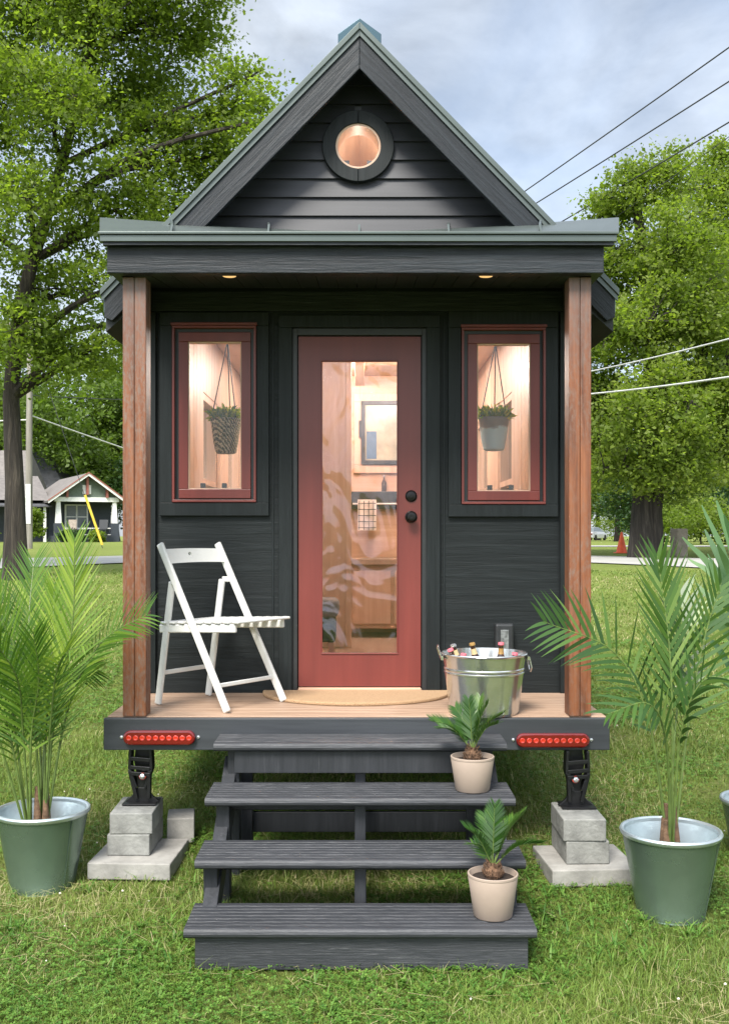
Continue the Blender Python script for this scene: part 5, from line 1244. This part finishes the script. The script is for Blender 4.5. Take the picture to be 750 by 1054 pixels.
fb('gable_vent', MB().box(-.3,.3,.05,.1,3.45,4.1), M['paper'])
rf = fb('roof', MB().prism([(0,rz_),(2.75,ez-.15),(2.7,ez-.3),(0,rz_-.16),(-2.7,ez-.3),(-2.75,ez-.15)], 'y', -.45, 10), M['shingle'])
for sx in (-1,1): fb('barge_board', MB().prism([(0,rz_+.03),(sx*2.8,ez-.14),(sx*2.8,ez-.36),(0,rz_-.2)], 'y', -.53, -.452), M['house_white'], rf)
for sx in (-1,1): fb('edge_trim', MB().prism([(0,rz_+.07),(sx*2.85,ez-.12),(sx*2.85,ez-.2),(0,rz_-.01)], 'y', -.58, -.532), M['house_red'], rf)
fb('bracket', MB().box(-.08,.08,-.2,.1,3.4,4.7).box(-1.5,-1.35,-.2,.1,3.2,3.8).box(1.35,1.5,-.2,.1,3.2,3.8), M['house_red'])
fb('side_porch', MB().box(-5.2,-2.26,2.6,3.0,0,.4), M['house_dark'])
fb('side_awning', MB().prism([(.8,2.6),(3.6,3.1),(3.6,3.0),(.8,2.5)], 'x', -6.5, -2.3), M['shingle_d'])
fb('side_wing_wall', MB().box(-7.5,-2.26,3.6,9,0,3.1), M['house_dark'])
fb('side_wing_roof', MB().prism([(1.6,3.0),(6.5,5.0),(11,3.0)], 'x', -8, -2.3), M['shingle'])
dd_ = fb('entry_door', MB().box(-4.3,-3.3,3.52,3.6,.4,2.5), M['house_white']); fb('panel', MB().box(-4.15,-3.45,3.49,3.518,.55,2.35), M['far_glass'], dd_)
for x in (-5.1,-2.75): fb('awning_post', MB().box(x-.09,x+.09,1.1,1.28,.0,2.6), M['house_white'])
fb('railing', MB().box(-1.7,1.7,-.02,.05,.95,1.02).box(-1.7,1.7,-.02,.05,.5,.55), M['house_white'])
# things on its porch
for i, (px, lb, mt) in enumerate(((73,'brown garden chair at the left of the bungalow porch','stone'),(104,'dark garden chair at the right of the bungalow porch','plastic_black'))):
    q = PX(px,550,74.4); c = thing('porch_chair', (q.x,74.6+i*.3,hz+.46), lb, 'chair')
    MB().rbox((q.x,74.6+i*.3,hz+.9),(.6,.55,.07)).build('seat', M[mt], c); MB().rbox((q.x,74.85+i*.3,hz+1.25),(.6,.06,.7),rx=R(-10)).build('backrest', M[mt], c)
    for a in (-1,1):
        for b in (-1,1): MB().box(q.x+a*.26-.03,q.x+a*.26+.03,74.6+i*.3+b*.22-.03,74.6+i*.3+b*.22+.03,hz+.45,hz+.87).build('leg', M[mt], c)
# second far house, dark hip roof
q = PX(18,0,92); t2 = thing('far_house', (q.x,92,gz(92)), 'house with a tall dark hipped roof behind the bungalow at left', 'house')
MB().box(-7,4,0,8,0,3.6).build('wall', M['house_dark'], t2, world=False)
mb = MB(); mb.add([(-8,-.6,3.5),(5,-.6,3.5),(5,9,3.5),(-8,9,3.5),(-4.2,4.2,8.2),(1.2,4.2,8.2)], [(0,1,5,4),(1,2,5),(2,3,4,5),(3,0,4),(0,3,2,1)]); mb.build('roof', M['shingle_d'], t2, world=False)
q = PX(-8,0,88); t2 = thing('far_house', (q.x,84,gz(84)), 'house with a pale grey roof cut by the left edge of the photo', 'house')
MB().box(-5,3.2,0,7,0,3.3).build('wall', M['house_dark'], t2, world=False)
mb = MB(); mb.add([(-6,-.6,3.2),(4,-.6,3.2),(4,8,3.2),(-6,8,3.2),(-4,3.6,7.6),(3.4,3.6,7.6)], [(0,1,5,4),(1,2,5),(2,3,4,5),(3,0,4),(0,3,2,1)]); mb.build('roof', M['shingle'], t2, world=False)

# ---------------------------------------------------------------- parked car, cone, stone post
cd = 118; q = PX(610,0,cd); cz = gz(cd)+.12
car = thing('parked_car', (q.x,cd,cz), 'silver car parked far off, left of the oak trunk', 'car'); car.rotation_euler = (0,0,R(-35))
def sec(y, w_, z0, z1, wt): return [(-w_,y,z0),(-w_,y,z1*.62+z0*.38),(-wt,y,z1),(wt,y,z1),(w_,y,z1*.62+z0*.38),(w_,y,z0)]
mb = MB(); S_ = [sec(-2.2,.72,.35,.8,.66),sec(-2.05,.86,.25,.95,.78),sec(-1.0,.9,.22,.98,.82),sec(1.2,.9,.22,.96,.82),sec(2.1,.85,.25,.78,.74),sec(2.25,.7,.35,.65,.6)]
for s_ in S_: mb.v += s_
for i in range(5):
    for j in range(6): mb.f.append((i*6+j,(i+1)*6+j,(i+1)*6+(j+1) % 6,i*6+(j+1) % 6))
mb.f += [tuple(range(6)), tuple(range(30,36))[::-1]]
bd = mb.build('body', M['car'], car, .05, world=False)
mb = MB(); mb.add([(-.78,-1.75,.95),(.78,-1.75,.95),(.8,1.2,.95),(-.8,1.2,.95),(-.6,-1.1,1.42),(.6,-1.1,1.42),(.6,.35,1.42),(-.6,.35,1.42)], [(0,1,5,4),(1,2,6,5),(2,3,7,6),(3,0,4,7),(4,5,6,7)]); mb.build('window_glass', M['far_glass'], car, .04, world=False)
MB().add([(-.6,-1.1,1.425),(.6,-1.1,1.425),(.6,.35,1.425),(-.6,.35,1.425),(-.57,-1.0,1.46),(.57,-1.0,1.46),(.57,.25,1.46),(-.57,.25,1.46)],[(0,1,5,4),(1,2,6,5),(2,3,7,6),(3,0,4,7),(4,5,6,7)]).build('roof', M['car'], car, .02, world=False)
for sx in (-1,1):
    for yy in (-1.35,1.35): MB().lathe((sx*.82,yy,.32), [(0,-.1),(.3,-.1),(.32,-.07),(.32,.07),(.3,.1),(0,.1)], 24, tilt=Matrix.Rotation(R(90),3,'Y')).build('wheel', M['rubber'], car, smooth=True, world=False)
    MB().box(sx*.72-.12,sx*.72+.1,-2.24,-2.12,.62,.78).build('tail_light', M['lens'], car, .02, world=False)
MB().box(-.26,.26,-2.23,-2.2,.5,.62).build('number_plate', M['paper'], car, world=False)
q = PX(639.5,0,37); cz = gz(37)
c = thing('traffic_cone', (q.x,37,cz), 'orange traffic cone with a pale band on the grass by the oak', 'traffic cone')
MB().lathe((q.x,37,cz+.03), [(.19,0),(.03,.72),(.0,.72)], 24).build('cone', M['cone'], c, smooth=True)
MB().lathe((q.x,37,cz+.03), [(.108,.36),(.062,.56)], 24, cap=False).build('pale_band', M['reflect'], c, smooth=True)
MB().rbox((q.x,37,cz+.015),(.48,.48,.03)).build('base', M['cone'], c, .01)
q = PX(704.5,0,33); cz = gz(33)
mb = MB(); mb.rbox((0,0,.4),(.42,.42,1.0), .2); o = mb.build('stone_post', M['stone'], None, .05, seg=3); o.location = (q.x,33.6,cz); tag(o, 'squat rough stone post standing in the grass right of the oak', 'post')
